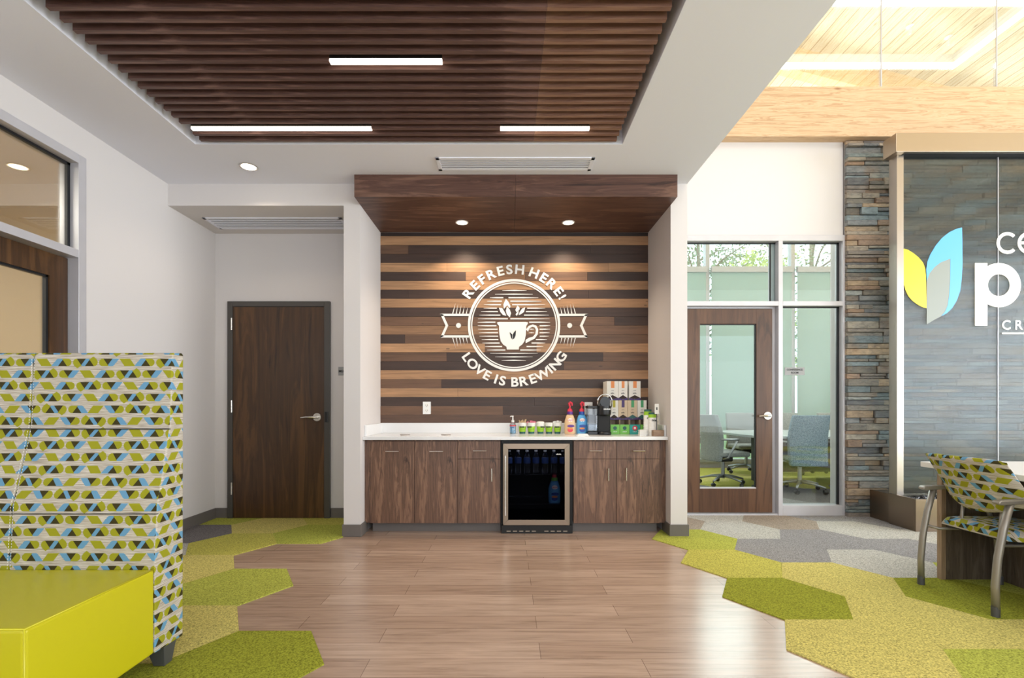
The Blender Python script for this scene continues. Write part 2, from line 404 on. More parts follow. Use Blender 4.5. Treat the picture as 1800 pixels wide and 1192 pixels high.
M['nickel'] = metal('satin_nickel', (205, 200, 192), .25); M['chrome'] = metal('chrome', (225, 225, 225), .1)
M['quartz'] = plain('white_quartz', (226, 226, 226), .18, 0, .5, .015); M['white'] = plain('white_plastic', (236, 236, 234), .4, 0, None, 0)
M['decal'] = plain('white_decal_vinyl', (240, 238, 234), .5, 0, None, 0)
M['blk'] = plain('black_plastic', (20, 20, 22), .3, 0, None, 0); M['blkm'] = plain('matte_black', (16, 15, 15), .6, 0, None, 0)
M['glass'] = glass('clear_glass'); M['glass_g'] = glass('greenish_glass', (.92, .98, .97), .03)
M['glass_d'] = glass('dark_fridge_glass', (.5, .5, .54), .0, 0, .012); M['acryl'] = glass('clear_plastic', (.80, .84, .88), .05)
M['fabric'] = geo_fabric(); M['vinyl_y'] = None
g = G('chartreuse_vinyl'); g.base(lin((186, 178, 22)), .36, 0, .5); g.bump(g.noise(g.coord(), 5, 2), .08, .02); M['vinyl_y'] = g.m
M['stone'] = ledger_stone(); M['leg'] = plain('charcoal_metal_leg', (84, 84, 88), .35, .3)
g = G('tweed'); f = g.noise(g.coord(), 170, 2, .8); g.base(g.ramp(f, [(.40, (52, 78, 98)), (.5, (92, 124, 146)), (.60, (156, 178, 194))]), .95); g.bump(f, .3, .003); M['tweed'] = g.m
g = G('grey_tweed'); f = g.noise(g.coord(), 170, 2, .8); g.base(g.ramp(f, [(.36, (118, 120, 118)), (.5, (150, 152, 150)), (.64, (182, 184, 180))]), .95); g.bump(f, .3, .003); M['tweed_g'] = g.m
M['silver'] = plain('silver_powder_coat', (168, 170, 172), .3, .6, None, 0); M['taupe_metal'] = plain('taupe_powder_coat', (150, 144, 136), .35, .5, None, 0)
M['ash'] = walnut('grey_brown_laminate', [(.34, (56, 46, 38)), (.5, (84, 72, 60)), (.7, (104, 92, 78))], 2, 1.2)
M['ash_l'] = walnut('light_oak_edge', [(.34, (120, 98, 74)), (.5, (148, 124, 98)), (.7, (164, 140, 112))], 2, 1.2)
M['tabletop'] = plain('white_laminate_top', (224, 222, 220), .3, 0, None, .01)
M['led'] = emit('led_diffuser', (1, .88, .74), 7); M['led_w'] = emit('led_pendant_diffuser', (1, .99, .96), 4.5); M['can'] = emit('downlight_lens', (1, .86, .66), 7)
# fabric of the roller shades lets light through
g = G('roller_shade_cloth'); d = g.node('ShaderNodeBsdfDiffuse'); d.inputs[0].default_value = (.62, .72, .68, 1); t = g.node('ShaderNodeBsdfTranslucent'); t.inputs[0].default_value = (.62, .74, .69, 1)
a_ = g.node('ShaderNodeMixShader'); a_.inputs[0].default_value = .5; g.l.new(d.outputs[0], a_.inputs[1]); g.l.new(t.outputs[0], a_.inputs[2]); g.l.new(a_.outputs[0], g.out.inputs[0]); M['shade'] = g.m
# wet glass of the water wall: mostly clear, a little soft refraction and gloss, finely rippled
g = G('wet_glass'); v = g.coord(); rp = g.noise(g.mapping(v, (170, 1, 3)), 1, 3, .7); bn = g.node('ShaderNodeBump'); g.l.new(rp, bn.inputs['Height']); bn.inputs['Strength'].default_value = .5; bn.inputs['Distance'].default_value = .006
tr = g.node('ShaderNodeBsdfTransparent'); tr.inputs[0].default_value = (.86, .90, .90, 1)
rf = g.node('ShaderNodeBsdfRefraction'); rf.inputs[0].default_value = (.9, .96, 1, 1); rf.inputs['Roughness'].default_value = .18; rf.inputs['IOR'].default_value = 1.12; g.l.new(bn.outputs[0], rf.inputs['Normal'])
gl = g.node('ShaderNodeBsdfGlossy'); gl.inputs['Roughness'].default_value = .22; g.l.new(bn.outputs[0], gl.inputs['Normal'])
m1 = g.node('ShaderNodeMixShader'); m1.inputs[0].default_value = .42; g.l.new(tr.outputs[0], m1.inputs[1]); g.l.new(rf.outputs[0], m1.inputs[2])
m2 = g.node('ShaderNodeMixShader'); m2.inputs[0].default_value = .03; g.l.new(m1.outputs[0], m2.inputs[1]); g.l.new(gl.outputs[0], m2.inputs[2]); g.l.new(m2.outputs[0], g.out.inputs[0]); M['wet'] = g.m

# ------------------------------------------------------------------ the setting
XL = -2.95; YP = Yof(202); YB = 4.95; ZC = 3.07; ZS = 2.88; XR = 1.57; YG = Yof(169.6)
AL, AR = -1.275, 1.425           # alcove sides
PLx = -1.42                      # left pier's outer side
def roof_z(x): return 7.3-.26*x
struct('floor', MB().box(XL-3.4, 10, -3.6, 9.2, -.12, 0), M['vinyl'])
# hexagonal carpet tiles, laid as one carpet at each side of the plank floor
def hexes(cells, h, shear, clip):
    mb = MB(); a = .3640
    for (cx, cy, ci) in cells:
        poly = [(cx+a*math.cos(PI/3*k), cy+h/math.sin(PI/3)*math.sin(PI/3*k)) for k in range(6)]
        poly = clip([(x+shear*(4.165-y), y) for x, y in poly])
        if len(poly) < 3: continue
        mb.mat(ci); mb.prism(poly, .0, .006, 'z')
    return mb
def clip_half(poly, nx, ny, d):    # keep nx*x+ny*y<=d
    out = []
    for i in range(len(poly)):
        p, q = poly[i], poly[(i+1) % len(poly)]; fp = nx*p[0]+ny*p[1]-d; fq = nx*q[0]+ny*q[1]-d
        if fp <= 0: out.append(p)
        if (fp < 0 < fq) or (fq < 0 < fp):
            t = fp/(fp-fq); out.append((p[0]+(q[0]-p[0])*t, p[1]+(q[1]-p[1])*t))
    return out
LY = lambda j: 4.028-.3130*j
cells = []
lc = {(-1, -1): 0, (-1, 3): 0, (-1, 5): 1, (-1, 7): 2, (-1, -3): 3, (0, 6): 2, (0, -2): 0, (-2, -2): 1, (-2, 0): 3, (-2, 2): 1, (-2, 4): 0, (-2, 6): 1, (-2, 8): 0, (-3, -3): 0, (-3, -1): 6, (-3, 1): 5, (-3, 3): 4, (-3, 5): 0, (-3, 7): 3, (-1, 9): 0, (-2, -4): 0, (-2, 10): 2, (-1, 11): 1, (-3, 9): 0, (0, 10): 3, (0, 8): 0, (1, 9): 2}
for (c, j), ci in lc.items(): cells.append((-1.713+.5454*(c+1), LY(j), ci))
def clipL(p): 
    p = clip_half(p, -1, 0, -XL); p = clip_half(p, 0, 1, YB)
    if sum(q[1] for q in p)/max(1, len(p)) > YP-.12 and sum(q[0] for q in p)/max(1, len(p)) > -2.1: p = clip_half(p, 1, 0, PLx)
    return p
struct('floor', hexes(cells, .3132, 0, clipL), CM)
RY = lambda j: 4.165-.3143*j
rc = {(0, 0): 0, (0, 2): 3, (0, 4): 2, (0, 6): 1, (0, 8): 0, (0, 10): 1, (0, -2): 7,
      (1, -3): 5, (1, -1): 5, (1, 1): 4, (1, 3): 1, (1, 5): 1, (1, 7): 0, (1, 9): 1, (2, -2): 7, (2, 0): 4, (2, 2): 5, (2, 4): 2, (2, 6): 1, (2, 8): 3,
      (3, -3): 4, (3, -1): 5, (3, 1): 4, (3, 3): 0, (3, 5): 2, (3, 7): 1, (4, -2): 4, (4, 0): 5, (4, 2): 4, (4, 4): 3, (4, 6): 0}
cells = []
for c in range(0, 15):
    for j in range(-17, 25):
        if (c+j) % 2: continue
        ci = rc.get((c, j))
        if ci is None: ci = R.choice([4, 4, 5, 7, 6]) if j < 0 else R.choice([0, 1, 3, 2, 4])
        if RY(j) > YG+.3: ci = R.choice([4, 4, 5, 6]) if RY(j) < 6.9 else R.choice([3, 1, 3, 1])
        cells.append((1.600+.5454*c, RY(j), ci))
def clipR(p):
    p = clip_half(p, 0, 1, 8.9); p = clip_half(p, 1, 0, 9.5); p = clip_half(p, 0, -1, 3.5)
    if p and max(q[1] for q in p) > 4.42: p = clip_half(p, -1, 0, -(XR-.0) if min(q[1] for q in p) > 4.2 else -1.1)
    if p and max(q[1] for q in p) > 5.3: p = clip_half(p, -1, 0, -1.75)
    return p
struct('floor', hexes(cells, .3145, .035, clipR), CM)

# left wall with the glazed office door opening (Y 2.36..3.41, up to 2.87)
DY0, DY1, DZ = 2.33, 3.429, 2.87
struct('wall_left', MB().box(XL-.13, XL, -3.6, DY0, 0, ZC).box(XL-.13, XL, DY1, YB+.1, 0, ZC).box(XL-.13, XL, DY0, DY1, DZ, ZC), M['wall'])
# office beyond
struct('wall_left', MB().box(-6.2, XL-.13, 4.78, 4.9, 0, ZC).box(-6.3, -6.2, -.5, 4.9, 0, ZC).box(-6.2, XL-.13, -.5, -.4, 0, ZC), M['office'])
struct('ceiling', MB().box(-6.3, XL-.13, -.5, 4.9, ZC, ZC+.1), M['office'])
# back wall, hall and alcove
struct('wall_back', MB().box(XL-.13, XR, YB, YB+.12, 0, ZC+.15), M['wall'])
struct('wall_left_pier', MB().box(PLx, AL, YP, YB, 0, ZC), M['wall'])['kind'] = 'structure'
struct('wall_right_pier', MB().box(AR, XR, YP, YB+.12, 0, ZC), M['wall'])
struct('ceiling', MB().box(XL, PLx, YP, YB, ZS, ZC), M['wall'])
# ceiling slab round the slat recess
RX0, RX1, RY0, RY1 = -2.30, .853, 1.70, Yof(238)
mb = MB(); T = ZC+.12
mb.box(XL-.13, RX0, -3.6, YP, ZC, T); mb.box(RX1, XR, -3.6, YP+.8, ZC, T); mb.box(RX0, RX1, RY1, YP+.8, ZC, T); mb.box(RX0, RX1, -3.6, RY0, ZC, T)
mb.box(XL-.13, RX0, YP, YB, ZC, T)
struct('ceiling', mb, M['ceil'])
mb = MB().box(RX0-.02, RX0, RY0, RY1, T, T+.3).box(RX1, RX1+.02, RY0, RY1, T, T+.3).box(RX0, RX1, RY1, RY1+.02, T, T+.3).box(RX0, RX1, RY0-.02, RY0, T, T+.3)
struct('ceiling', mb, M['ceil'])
struct('ceiling', MB().box(RX0-.02, RX1+.02, RY0-.02, RY1+.02, T+.3, T+.34), M['black'])
# wall above the slab's edge, up to the roof
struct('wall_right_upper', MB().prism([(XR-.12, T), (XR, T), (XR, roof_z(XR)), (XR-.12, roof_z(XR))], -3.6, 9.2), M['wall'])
# roof of pine boards, sloping down to the right
struct('ceiling', MB().hexa([(1.3, -3.7, roof_z(1.3)), (10, -3.7, roof_z(10)), (1.3, 9.3, roof_z(1.3)), (10, 9.3, roof_z(10)), (1.3, -3.7, roof_z(1.3)+.15), (10, -3.7, roof_z(10)+.15), (1.3, 9.3, roof_z(1.3)+.15), (10, 9.3, roof_z(10)+.15)]), M['pine'])
def rafter(y):
    return MB().hexa([(XR, y, roof_z(XR)-.33), (9.6, y, roof_z(9.6)-.33), (XR, y+.17, roof_z(XR)-.33), (9.6, y+.17, roof_z(9.6)-.33), (XR, y, roof_z(XR)), (9.6, y, roof_z(9.6)), (XR, y+.17, roof_z(XR)), (9.6, y+.17, roof_z(9.6))])
struct('trim_1', rafter(6.94), M['rafter'])
# lobby beam with glass above it
YBM = Yof(173.5)
struct('trim_2', MB().box(XR, 9.5, YBM, YBM+.2, 3.868, 4.372), M['glulam'], origin=(XR, YBM, 3.7))
w = struct('window_1', MB().box(XR, 9.5, YBM+.06, YBM+.09, 4.372, 4.386), M['gasket'])
gx = [XR, 2.66, 3.845, 5.03, 6.21, 7.39, 8.57, 9.5]
for a, b in zip(gx[:-1], gx[1:]):
    zt = roof_z(a)
    obj('pane', MB().prism([(a+.006, 4.386), (b-.006, 4.386), (b-.006, roof_z(b)), (a+.006, roof_z(a))], YBM+.07, YBM+.08), M['glass'], w)
for a in gx[1:-1]: obj('joint', MB().box(a-.006, a+.006, YBM+.064, YBM+.07, 4.386, roof_z(a)), M['alum'], w)
# wall above the conference glazing, beside the stone
XS = PX(1490, 172)
struct('wall_back', MB().box(XR, XS, YG, YG+.14, 2.897, 3.868), M['wall'])
struct('wall_back', MB().box(XR, 1.77, YG-.12, YG+.14, 0, 2.897), M['wall'])
YS = Yof(172)
struct('wall_back', MB().box(XS+.02, 9.6, YS+.05, YS+.3, 0, 3.868), M['wall'])
# ledger stone facing
STN = [(138, 132, 122), (156, 144, 128), (126, 128, 128), (172, 150, 124), (112, 112, 112), (142, 132, 122), (156, 160, 156), (126, 138, 140), (120, 114, 104), (162, 154, 140), (150, 126, 106)]
mb = MB(); z = 0
while z < 3.86:
    h = R.choice([.03, .04, .045, .055, .065, .075]); h = min(h, 3.866-z)
    if h < .012: break
    x = XS+R.uniform(-.01, .0)
    while x < 6.9:
        wd = R.uniform(.12, .46); x1 = min(x+wd, 6.95); d = R.uniform(.0, .04)
        c = lin(R.choice(STN))[:3]; k = R.uniform(.66, 1.0); mb.col = tuple(q*k for q in c)
        if R.random() < .22 and h > .05:
            mb.box(max(x, XS), x1-.003, YS-.012+d, YS+.05, z, z+h*.48); c = lin(R.choice(STN))[:3]; mb.col = tuple(q*.8 for q in c)
            mb.box(max(x, XS), x1-.003, YS-.012+R.uniform(0, .03), YS+.05, z+h*.5, z+h-.003)
        else: mb.box(max(x, XS), x1-.003, YS-.012+d, YS+.05, z, z+h-.003)
        x = x1
        if x > 6.9: break
    z += h
struct('wall_back_stone', mb, M['stone'], bevel=.004, seg=1)
# rear and right walls with window openings (behind the camera and off to the right)
struct('wall_rear', MB().box(XL-.13, 9.6, -3.6, -3.5, 0, .4).box(XL-.13, -2, -3.6, -3.5, .4, 3.1).box(7.2, 9.6, -3.6, -3.5, .4, 3.1).box(XL-.13, 9.6, -3.6, -3.5, 3.1, 3.19).box(1.45, 9.6, -3.6, -3.5, 3.19, 6.9), M['wall'])
struct('wall_right', MB().box(9.5, 9.62, -3.6, 9.2, 0, .3).box(9.5, 9.62, -3.6, -3.0, .3, 4.1).box(9.5, 9.62, 4.6, 9.2, .3, 4.1).box(9.5, 9.62, -3.6, 9.2, 4.1, 4.82), M['wall'])
# conference room shell
YW = 9.0
struct('wall_conference_left', MB().box(1.62, 1.74, YG+.14, YW+.1, 0, 7.0), M['wall'])
struct('wall_conference_right', MB().box(8.0, 8.12, YS+.3, YW+.1, 0, 5.3), M['wall'])
struct('wall_conference_back', MB().box(1.74, 8.0, YW, YW+.12, 0, .1).box(1.74, 8.0, YW, YW+.12, 4.55, 5.4).box(1.74, 1.9, YW, YW+.12, .1, 4.55), M['wall'])
mx_ = [2.09, 3.67, 5.23, 6.79, 7.96]
for i in range(4):
    a, b = mx_[i], mx_[i+1]
    fr = MB().box(a-.035, a+.035, YW-.06, YW+.06, .1, 4.55).box(b-.035, b+.035, YW-.06, YW+.06, .1, 4.55) if i == 3 else MB().box(a-.035, a+.035, YW-.06, YW+.06, .1, 4.55)
    fr.box(a+.035, b-.035, YW-.05, YW+.05, .1, .16).box(a+.035, b-.035, YW-.05, YW+.05, 4.49, 4.55)
    w = struct('window_%d' % (i+2), fr, M['alum'])
    obj('pane', MB().box(a+.035, b-.035, YW-.005, YW+.005, .16, 4.49), M['glass'], w)
    s_ = thing('roller_shade', ['roller shade seen through the glazed brown door, lowered nearly to the sill', 'roller shade seen behind the left half of the conference room sign pane', 'roller shade behind the right edge of the sidelight pane', 'roller shade furthest right in the conference room'][i], 'window shade', ((a+b)/2, YW-.1, .62), 'conference room roller shades')
    obj('cloth', MB().box(a+.05, b-.05, YW-.105, YW-.1, .64, 3.56), M['shade'], s_)
    obj('hem_bar', MB().box(a+.05, b-.05, YW-.112, YW-.093, .61, .64), M['alum'], s_)
    obj('cassette', MB().box(a+.04, b-.04, YW-.15, YW-.08, 3.56, 3.66), M['alum'], s_)
# baseboards
bb = .105
struct('baseboard_left', MB().box(XL, XL+.012, DY1, YB, 0, bb).box(XL, XL+.02, DY1, YB, 0, .012), M['base'], bevel=.003)
struct('baseboard_back', MB().box(XL+.012, PX(401, 174), YB-.012, YB, 0, bb).box(PX(581.5, 174), PLx, YB-.012, YB, 0, bb), M['base'], bevel=.003)
struct('baseboard_pier', MB().box(PLx-.012, AL+.012, YP-.012, YP, 0, bb).box(AL, AL+.012, YP, 4.46, 0, bb).box(PLx-.012, PLx, YP, YB, 0, bb), M['base'], bevel=.003)
struct('baseboard_right', MB().box(AR-.012, XR+.012, YP-.012, YP, 0, bb).box(AR-.012, AR, YP, 4.46, 0, bb).box(XR, XR+.012, YP, YB, 0, bb), M['base'], bevel=.003)

# ------------------------------------------------------------------ plank feature wall
Dk, Md, Lt = (62, 43, 34), (104, 75, 55), (168, 128, 92)
rows = [[(0, Lt)], [(0, Md), (300, Dk), (1110, Dk)], [(0, Dk)], [(0, Lt), (470, Lt), (1190, Lt)], [(0, Dk), (555, (132, 96, 66)), (820, Md), (1095, Dk)], [(0, Lt)], [(0, Dk), (300, Dk), (1100, Dk)], [(0, Lt)], [(0, Dk)],
        [(0, Md), (1215, Dk)], [(0, (142, 106, 76)), (900, Md)], [(0, Dk), (285, Md)], [(0, Lt), (640, Md), (870, Lt)], [(0, Md), (470, Dk), (1165, Md)], [(0, Dk), (875, Dk), (990, Md)], [(0, Lt)], [(0, Md), (447, Dk)], [(0, Lt), (520, Lt)], [(0, Dk), (860, Dk)], [(0, Md), (720, Dk)], [(0, (84, 60, 46))]]
mb = MB(); zt = PZ(416.2, 173.7); zb = .955; dz = (zt-zb)/21
for i, r in enumerate(rows):
    for k, (x0, c) in enumerate(r):
        xa = AL if k == 0 else PX(600+x0/2.535, 173.7); xb = PX(600+r[k+1][0]/2.535, 173.7) if k+1 < len(r) else AR
        q = R.uniform(.88, 1.12); mb.col = tuple(min(1, v*q) for v in lin(c)[:3])
        mb.box(xa+.0006, xb-.0006, YB-.014-R.uniform(0, .004), YB, zt-dz*(i+1)+.0008, zt-dz*i-.0008)
        mb.v[-8:] = mb.v[-8:]
struct('wall_back_planks', mb, M['plank'])
YF = YB-.019
# ------------------------------------------------------------------ decal on the planks
mb = MB(); mb.box(AL, AR, YB-.012, YB-.0005, PZ(416.2, 173.7)+.0008, ZS+.004); mb.c = [lin((40, 27, 22))[:3]]*6  # strip above the planks, the canopy's shadow put into its dark colour
obj('wall_back_planks', mb, M['plank'])['kind'] = 'structure'
dec = thing('wall_decal', 'round white coffee cup emblem with ribbon and lettering on the plank wall', 'sign', (PX(903.6, 173.7), YF, PZ(680, 173.7)))
def dx(x): return PX(740+x/4.585, 173.7)
def dzz(y): return PZ(440+y/4.585, 173.7)
K = 1/(4.585*173.7); CXd, CZd = dx(750), dzz(607)
obj('outer_ring', MB().ring(CXd, CZd, 351*K, 371*K, YF-.002, YF, 96), M['decal'], dec)
obj('inner_ring', MB().ring(CXd, CZd, 335*K, 344*K, YF-.002, YF, 96), M['decal'], dec)
def pl(mb, pts, d=.002): return mb.prism([(dx(x), dzz(y)) for x, y in pts], YF-d, YF)
for sgn in (-1, 1):
    q = lambda x: 750+sgn*(x-750)
    mb = MB()
    pl(mb, [(q(1112), 515), (q(1343), 515), (q(1336), 533), (q(1112), 533)]); pl(mb, [(q(1112), 688), (q(1336), 688), (q(1343), 706), (q(1112), 706)])
    pl(mb, [(q(1343), 515), (q(1300), 610), (q(1278), 610), (q(1318), 522)]); pl(mb, [(q(1343), 706), (q(1300), 610), (q(1278), 610), (q(1318), 698)])
    obj('ribbon', mb, M['decal'], dec)
    obj('dot', MB().lathe([(.001, 0), (20*K, 0), (20*K, .002)], (dx(q(1196)), YF-.002, dzz(609)), 24, 'y'), M['decal'], dec)
    for low in (0, 1):
        mb = MB()
        for x0, x1, y1 in ((1133, 1122, 462), (1161, 1148, 452), (1187, 1174, 444), (1214, 1200, 438), (1242, 1220, 430)):
            pl(mb, [(q(x0-4), 708 if low else 513), (q(x0+4), 708 if low else 513), (q(x1), 1219-y1 if low else y1)])
        obj('rays', mb, M['decal'], dec)
def lens(mb, x0, x1, y, t=4.6, l=True, r=True):
    m = (x0+x1)/2; a = 1 if l else t; b = 1 if r else t
    pl(mb, [(x0, y-a), (m, y-t), (x1, y-b), (x1, y+b), (m, y+t), (x0, y+a)], .0015)
lines = [(328, 655, 850), (358, 597, 900), (386, 555, 945), (414, 532, 970), (442, 508, 1000), (470, 505, 1000), (498, 483, 1015), (526, 470, 1030), (555, 460, 1036), (583, 458, 1040), (611, 458, 1040), (639, 460, 1040), (667, 467, 1036), (695, 472, 1030), (722, 490, 1015), (750, 495, 1000), (778, 515, 985), (806, 532, 965), (832, 558, 940), (861, 598, 900), (889, 650, 845)]
gaps = {386: (664, 705), 414: (652, 720), 442: (645, 735), 470: (612, 855), 498: (620, 845), 526: (640, 830), 555: (700, 720), 583: (600, 872), 611: (608, 955), 639: (618, 955), 667: (620, 955), 695: (622, 955), 722: (624, 925), 750: (634, 890), 778: (654, 850), 806: (680, 800)}
mb = MB()
for y, a, b in lines:
    if y in gaps: g0, g1 = gaps[y]; lens(mb, a, g0, y, 4.4, True, False); lens(mb, g1, b, y, 4.4, False, True)
    else: lens(mb, a, b, y, 4.6)
for y in (639, 667): lens(mb, 868, 912, y, 3.5)
obj('shading_lines', mb, M['decal'], dec)
mb = MB(); pl(mb, [(612, 585), (630, 581), (845, 581), (863, 585), (856, 602), (848, 612), (846, 640), (843, 690), (834, 735), (815, 762), (790, 780), (788, 802), (692, 802), (689, 780), (662, 762), (643, 735), (633, 690), (630, 640), (630, 612), (620, 602)])
obj('cup', mb, M['decal'], dec)
mb = MB(); out = [(846, 640), (868, 612), (900, 601), (928, 610), (944, 640), (940, 680), (915, 715), (880, 732), (843, 752)]; inn = [(846, 668), (862, 660), (872, 632), (897, 619), (917, 626), (925, 645), (920, 678), (900, 700), (868, 708), (842, 725)]
po = [(dx(x), dzz(y)) for x, y in out]; pi = [(dx(x), dzz(y)) for x, y in inn]
import itertools
k0 = 9
for i in range(8):
    a, b = po[i], po[i+1]; c, d = pi[i+1 if i < 8 else 9], pi[i+2 if i < 8 else 9]
    mb.prism([a, b, d, c], YF-.002, YF)
obj('cup_handle', mb, M['decal'], dec)
mb = MB()
for pts in ([(722, 690), (716, 672), (716, 662), (736, 682), (736, 722), (726, 708)], [(740, 720), (740, 680), (752, 660), (766, 648), (762, 690), (752, 712)]): pl(mb, pts, .004)
obj('cup_emblem', mb, M['gasket'], dec)
mb = MB()
for pts in ([(684, 395), (705, 420), (722, 455), (715, 470), (695, 446), (680, 462), (668, 478), (664, 440)], [(628, 466), (655, 470), (668, 490), (684, 520), (688, 532), (660, 524), (640, 500)], [(694, 456), (716, 482), (726, 510), (716, 545), (692, 520), (684, 490)],
            [(776, 448), (792, 462), (796, 478), (782, 492), (772, 505), (760, 485)], [(840, 462), (830, 500), (806, 518), (786, 526), (796, 500), (814, 474)], [(770, 508), (782, 498), (790, 486), (784, 512), (772, 532), (762, 520)]): pl(mb, pts)
obj('leaves', mb, M['decal'], dec)
def arc_text(name, items, bottom):
    mb = MB()
    for ch, x, y in items:
        ang = math.atan2(dzz(y)-CZd, dx(x)-CXd); rad = 449*K if not bottom else 455*K
        rot = ang-PI/2 if not bottom else ang+PI/2
        add_text(mb, ch, (103 if ch != '!' else 90)*K*1.0, CXd+rad*math.cos(ang), YF-.001, CZd+rad*math.sin(ang), rot, .001, .0036, 1.0, 1.1)
    return obj(name, mb, M['decal'], dec)
arc_text('lettering', [('R', 383, 350), ('E', 432, 282), ('F', 492, 234), ('R', 565, 193), ('E', 640, 166), ('S', 712, 157), ('H', 795, 160)], False)
arc_text('lettering', [('H', 912, 185), ('E', 990, 225), ('R', 1052, 277), ('E', 1108, 335), ('!', 1140, 380)], False)
arc_text('lettering', [('L', 375, 862), ('O', 422, 912), ('V', 480, 962), ('E', 537, 1004)], True)
arc_text('lettering', [('I', 607, 1035), ('S', 658, 1050)], True)
arc_text('lettering', [('B', 757, 1062), ('R', 828, 1056), ('E', 900, 1036), ('W', 975, 998), ('I', 1032, 957), ('N', 1075, 917), ('G', 1125, 860)], True)

# ------------------------------------------------------------------ wood canopy with downlights
YC = Yof(210.4); can = thing('wood_canopy', 'dark walnut canopy over the coffee alcove with two downlights', 'canopy', ((AL+AR)/2, YC, ZS))
xm = PX(906, 210)
for a, b in ((AL, xm-.0008), (xm+.0008, AR)):
    obj('fascia_board', MB().box(a, b, YC, YC+.02, ZS+.005, ZC), M['walnut_h'], can)
    obj('soffit_board', MB().box(a, b, YC+.02, YB-.02, ZS+.005, ZS+.025), M['walnut_h'], can)
obj('side_return', MB().box(AL, AL+.02, YC+.02, YP, ZS+.025, ZC), M['walnut_h'], can); obj('side_return', MB().box(AR-.02, AR, YC+.02, YP, ZS+.025, ZC), M['walnut_h'], can)
def downlight(x, y, z, r, label, power, ang=110, group='recessed downlights'):
    t = thing('recessed_downlight', label, 'ceiling light', (x, y, z), group)
    obj('trim_ring', MB().lathe([(r*.80, .002), (r*.82, -.004), (r, -.004), (r, .002)], (x, y, z), 32), M['nickel'] if z > 3 else M['white'], t)
    obj('lens', MB().lathe([(.001, -.002), (r*.80, -.002), (r*.80, .003)], (x, y, z), 32), M['can'], t)
    if power: spot('downlight_beam', (x, y, z-.02), power, ang, .7, (1, .82, .62), .04)
    return t
Yd = Yof(320/1.735)
downlight(PX(812, 320/1.735), Yd, ZS+.005, .061, 'left downlight of the two in the walnut canopy', 46, 120)
downlight(PX(999, 320/1.735), Yd, ZS+.005, .061, 'right downlight of the two in the walnut canopy', 46, 120)
sd = 420/1.93
downlight(PX(437, sd), Yof(sd), ZC, .070, 'round downlight in the white ceiling left of the canopy', 14, 140)

# ------------------------------------------------------------------ slats and linear lights
sl_lab = 'dark wooden ceiling slat in the white ceiling recess'
SL0, SL1, SM = -2.233, .80, .197
lights = {2: [(-2.2, -.943), (-.048, .577)], 11: [(-.995, -.362)]}
for a, w_ in ((-1.6, 'leftmost'), (-.1, 'middle'), (.6, 'rightmost')): single('slat_carrier', w_+' of the three black rails above the ceiling slats', 'rail', MB().box(a, a+.05, RY0+.01, RY1-.01, ZC+.13, ZC+.17), M['blkm'], 'slat carrier rails')
for k in range(24):
    y1 = 3.576-.0739*k; y0 = y1-.026
    segs = []; x = SL0
    for a, b in lights.get(k, []): segs.append((x, a)); x = b
    segs.append((x, SL1)); segs = [s for s in segs if s[1]-s[0] > .05]
    root = None
    for a, b in segs:
        for (p, q, mt) in ((a, min(b, SM), 0), (max(a, SM), b, 1)):
            if q-p < .02: continue
            m_ = MB().box(p, q-.0008, y0, y1, ZC, ZC+.13)
            if root is None:
                root = single('ceiling_slat', sl_lab if k not in lights else ('dark ceiling slat broken by two light bars, third from the far end' if k == 2 else 'dark ceiling slat broken by one short light bar near mid recess'), 'slat', m_, M['slat'], 'ceiling slats')
            else: obj('end_board' if mt else 'board', m_, M['slat2' if mt else 'slat'], root)
    for j, (a, b) in enumerate(lights.get(k, [])):
        lab = {(2, 0): 'long light bar at the far left of the slats', (2, 1): 'short light bar at the far right of the slats', (11, 0): 'short light bar in the middle of the slats, nearest the camera'}[(k, j)]
        t = thing('linear_light', lab, 'ceiling light', ((a+b)/2, (y0+y1)/2, ZC), 'linear lights between the slats')
        obj('housing', MB().box(a+.002, b-.002, y0+.001, y1-.001, ZC+.012, ZC+.13), M['blkm'], t)
        obj('diffuser', MB().box(a+.002, b-.002, y0, y1+.002, ZC-.004, ZC+.012), M['led'], t)
# ------------------------------------------------------------------ ceiling vents
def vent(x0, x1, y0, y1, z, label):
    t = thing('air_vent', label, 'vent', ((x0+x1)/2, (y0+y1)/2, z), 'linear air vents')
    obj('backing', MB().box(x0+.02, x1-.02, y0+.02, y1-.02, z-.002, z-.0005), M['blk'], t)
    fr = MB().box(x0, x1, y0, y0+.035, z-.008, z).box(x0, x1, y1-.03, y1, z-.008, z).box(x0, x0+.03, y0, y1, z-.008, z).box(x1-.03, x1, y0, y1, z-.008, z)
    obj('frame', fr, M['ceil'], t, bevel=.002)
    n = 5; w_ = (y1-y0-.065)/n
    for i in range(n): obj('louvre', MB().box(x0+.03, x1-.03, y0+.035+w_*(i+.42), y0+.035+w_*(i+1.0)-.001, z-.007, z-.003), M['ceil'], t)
vent(-.556, .687, 860*1.93/437, 860*1.93/414, ZC, 'white slotted air vent in the ceiling above the canopy')
vent(-2.82, -1.53, 860*1.74/331, 860*1.74/311, ZS, 'white slotted air vent in the soffit above the brown hall door')

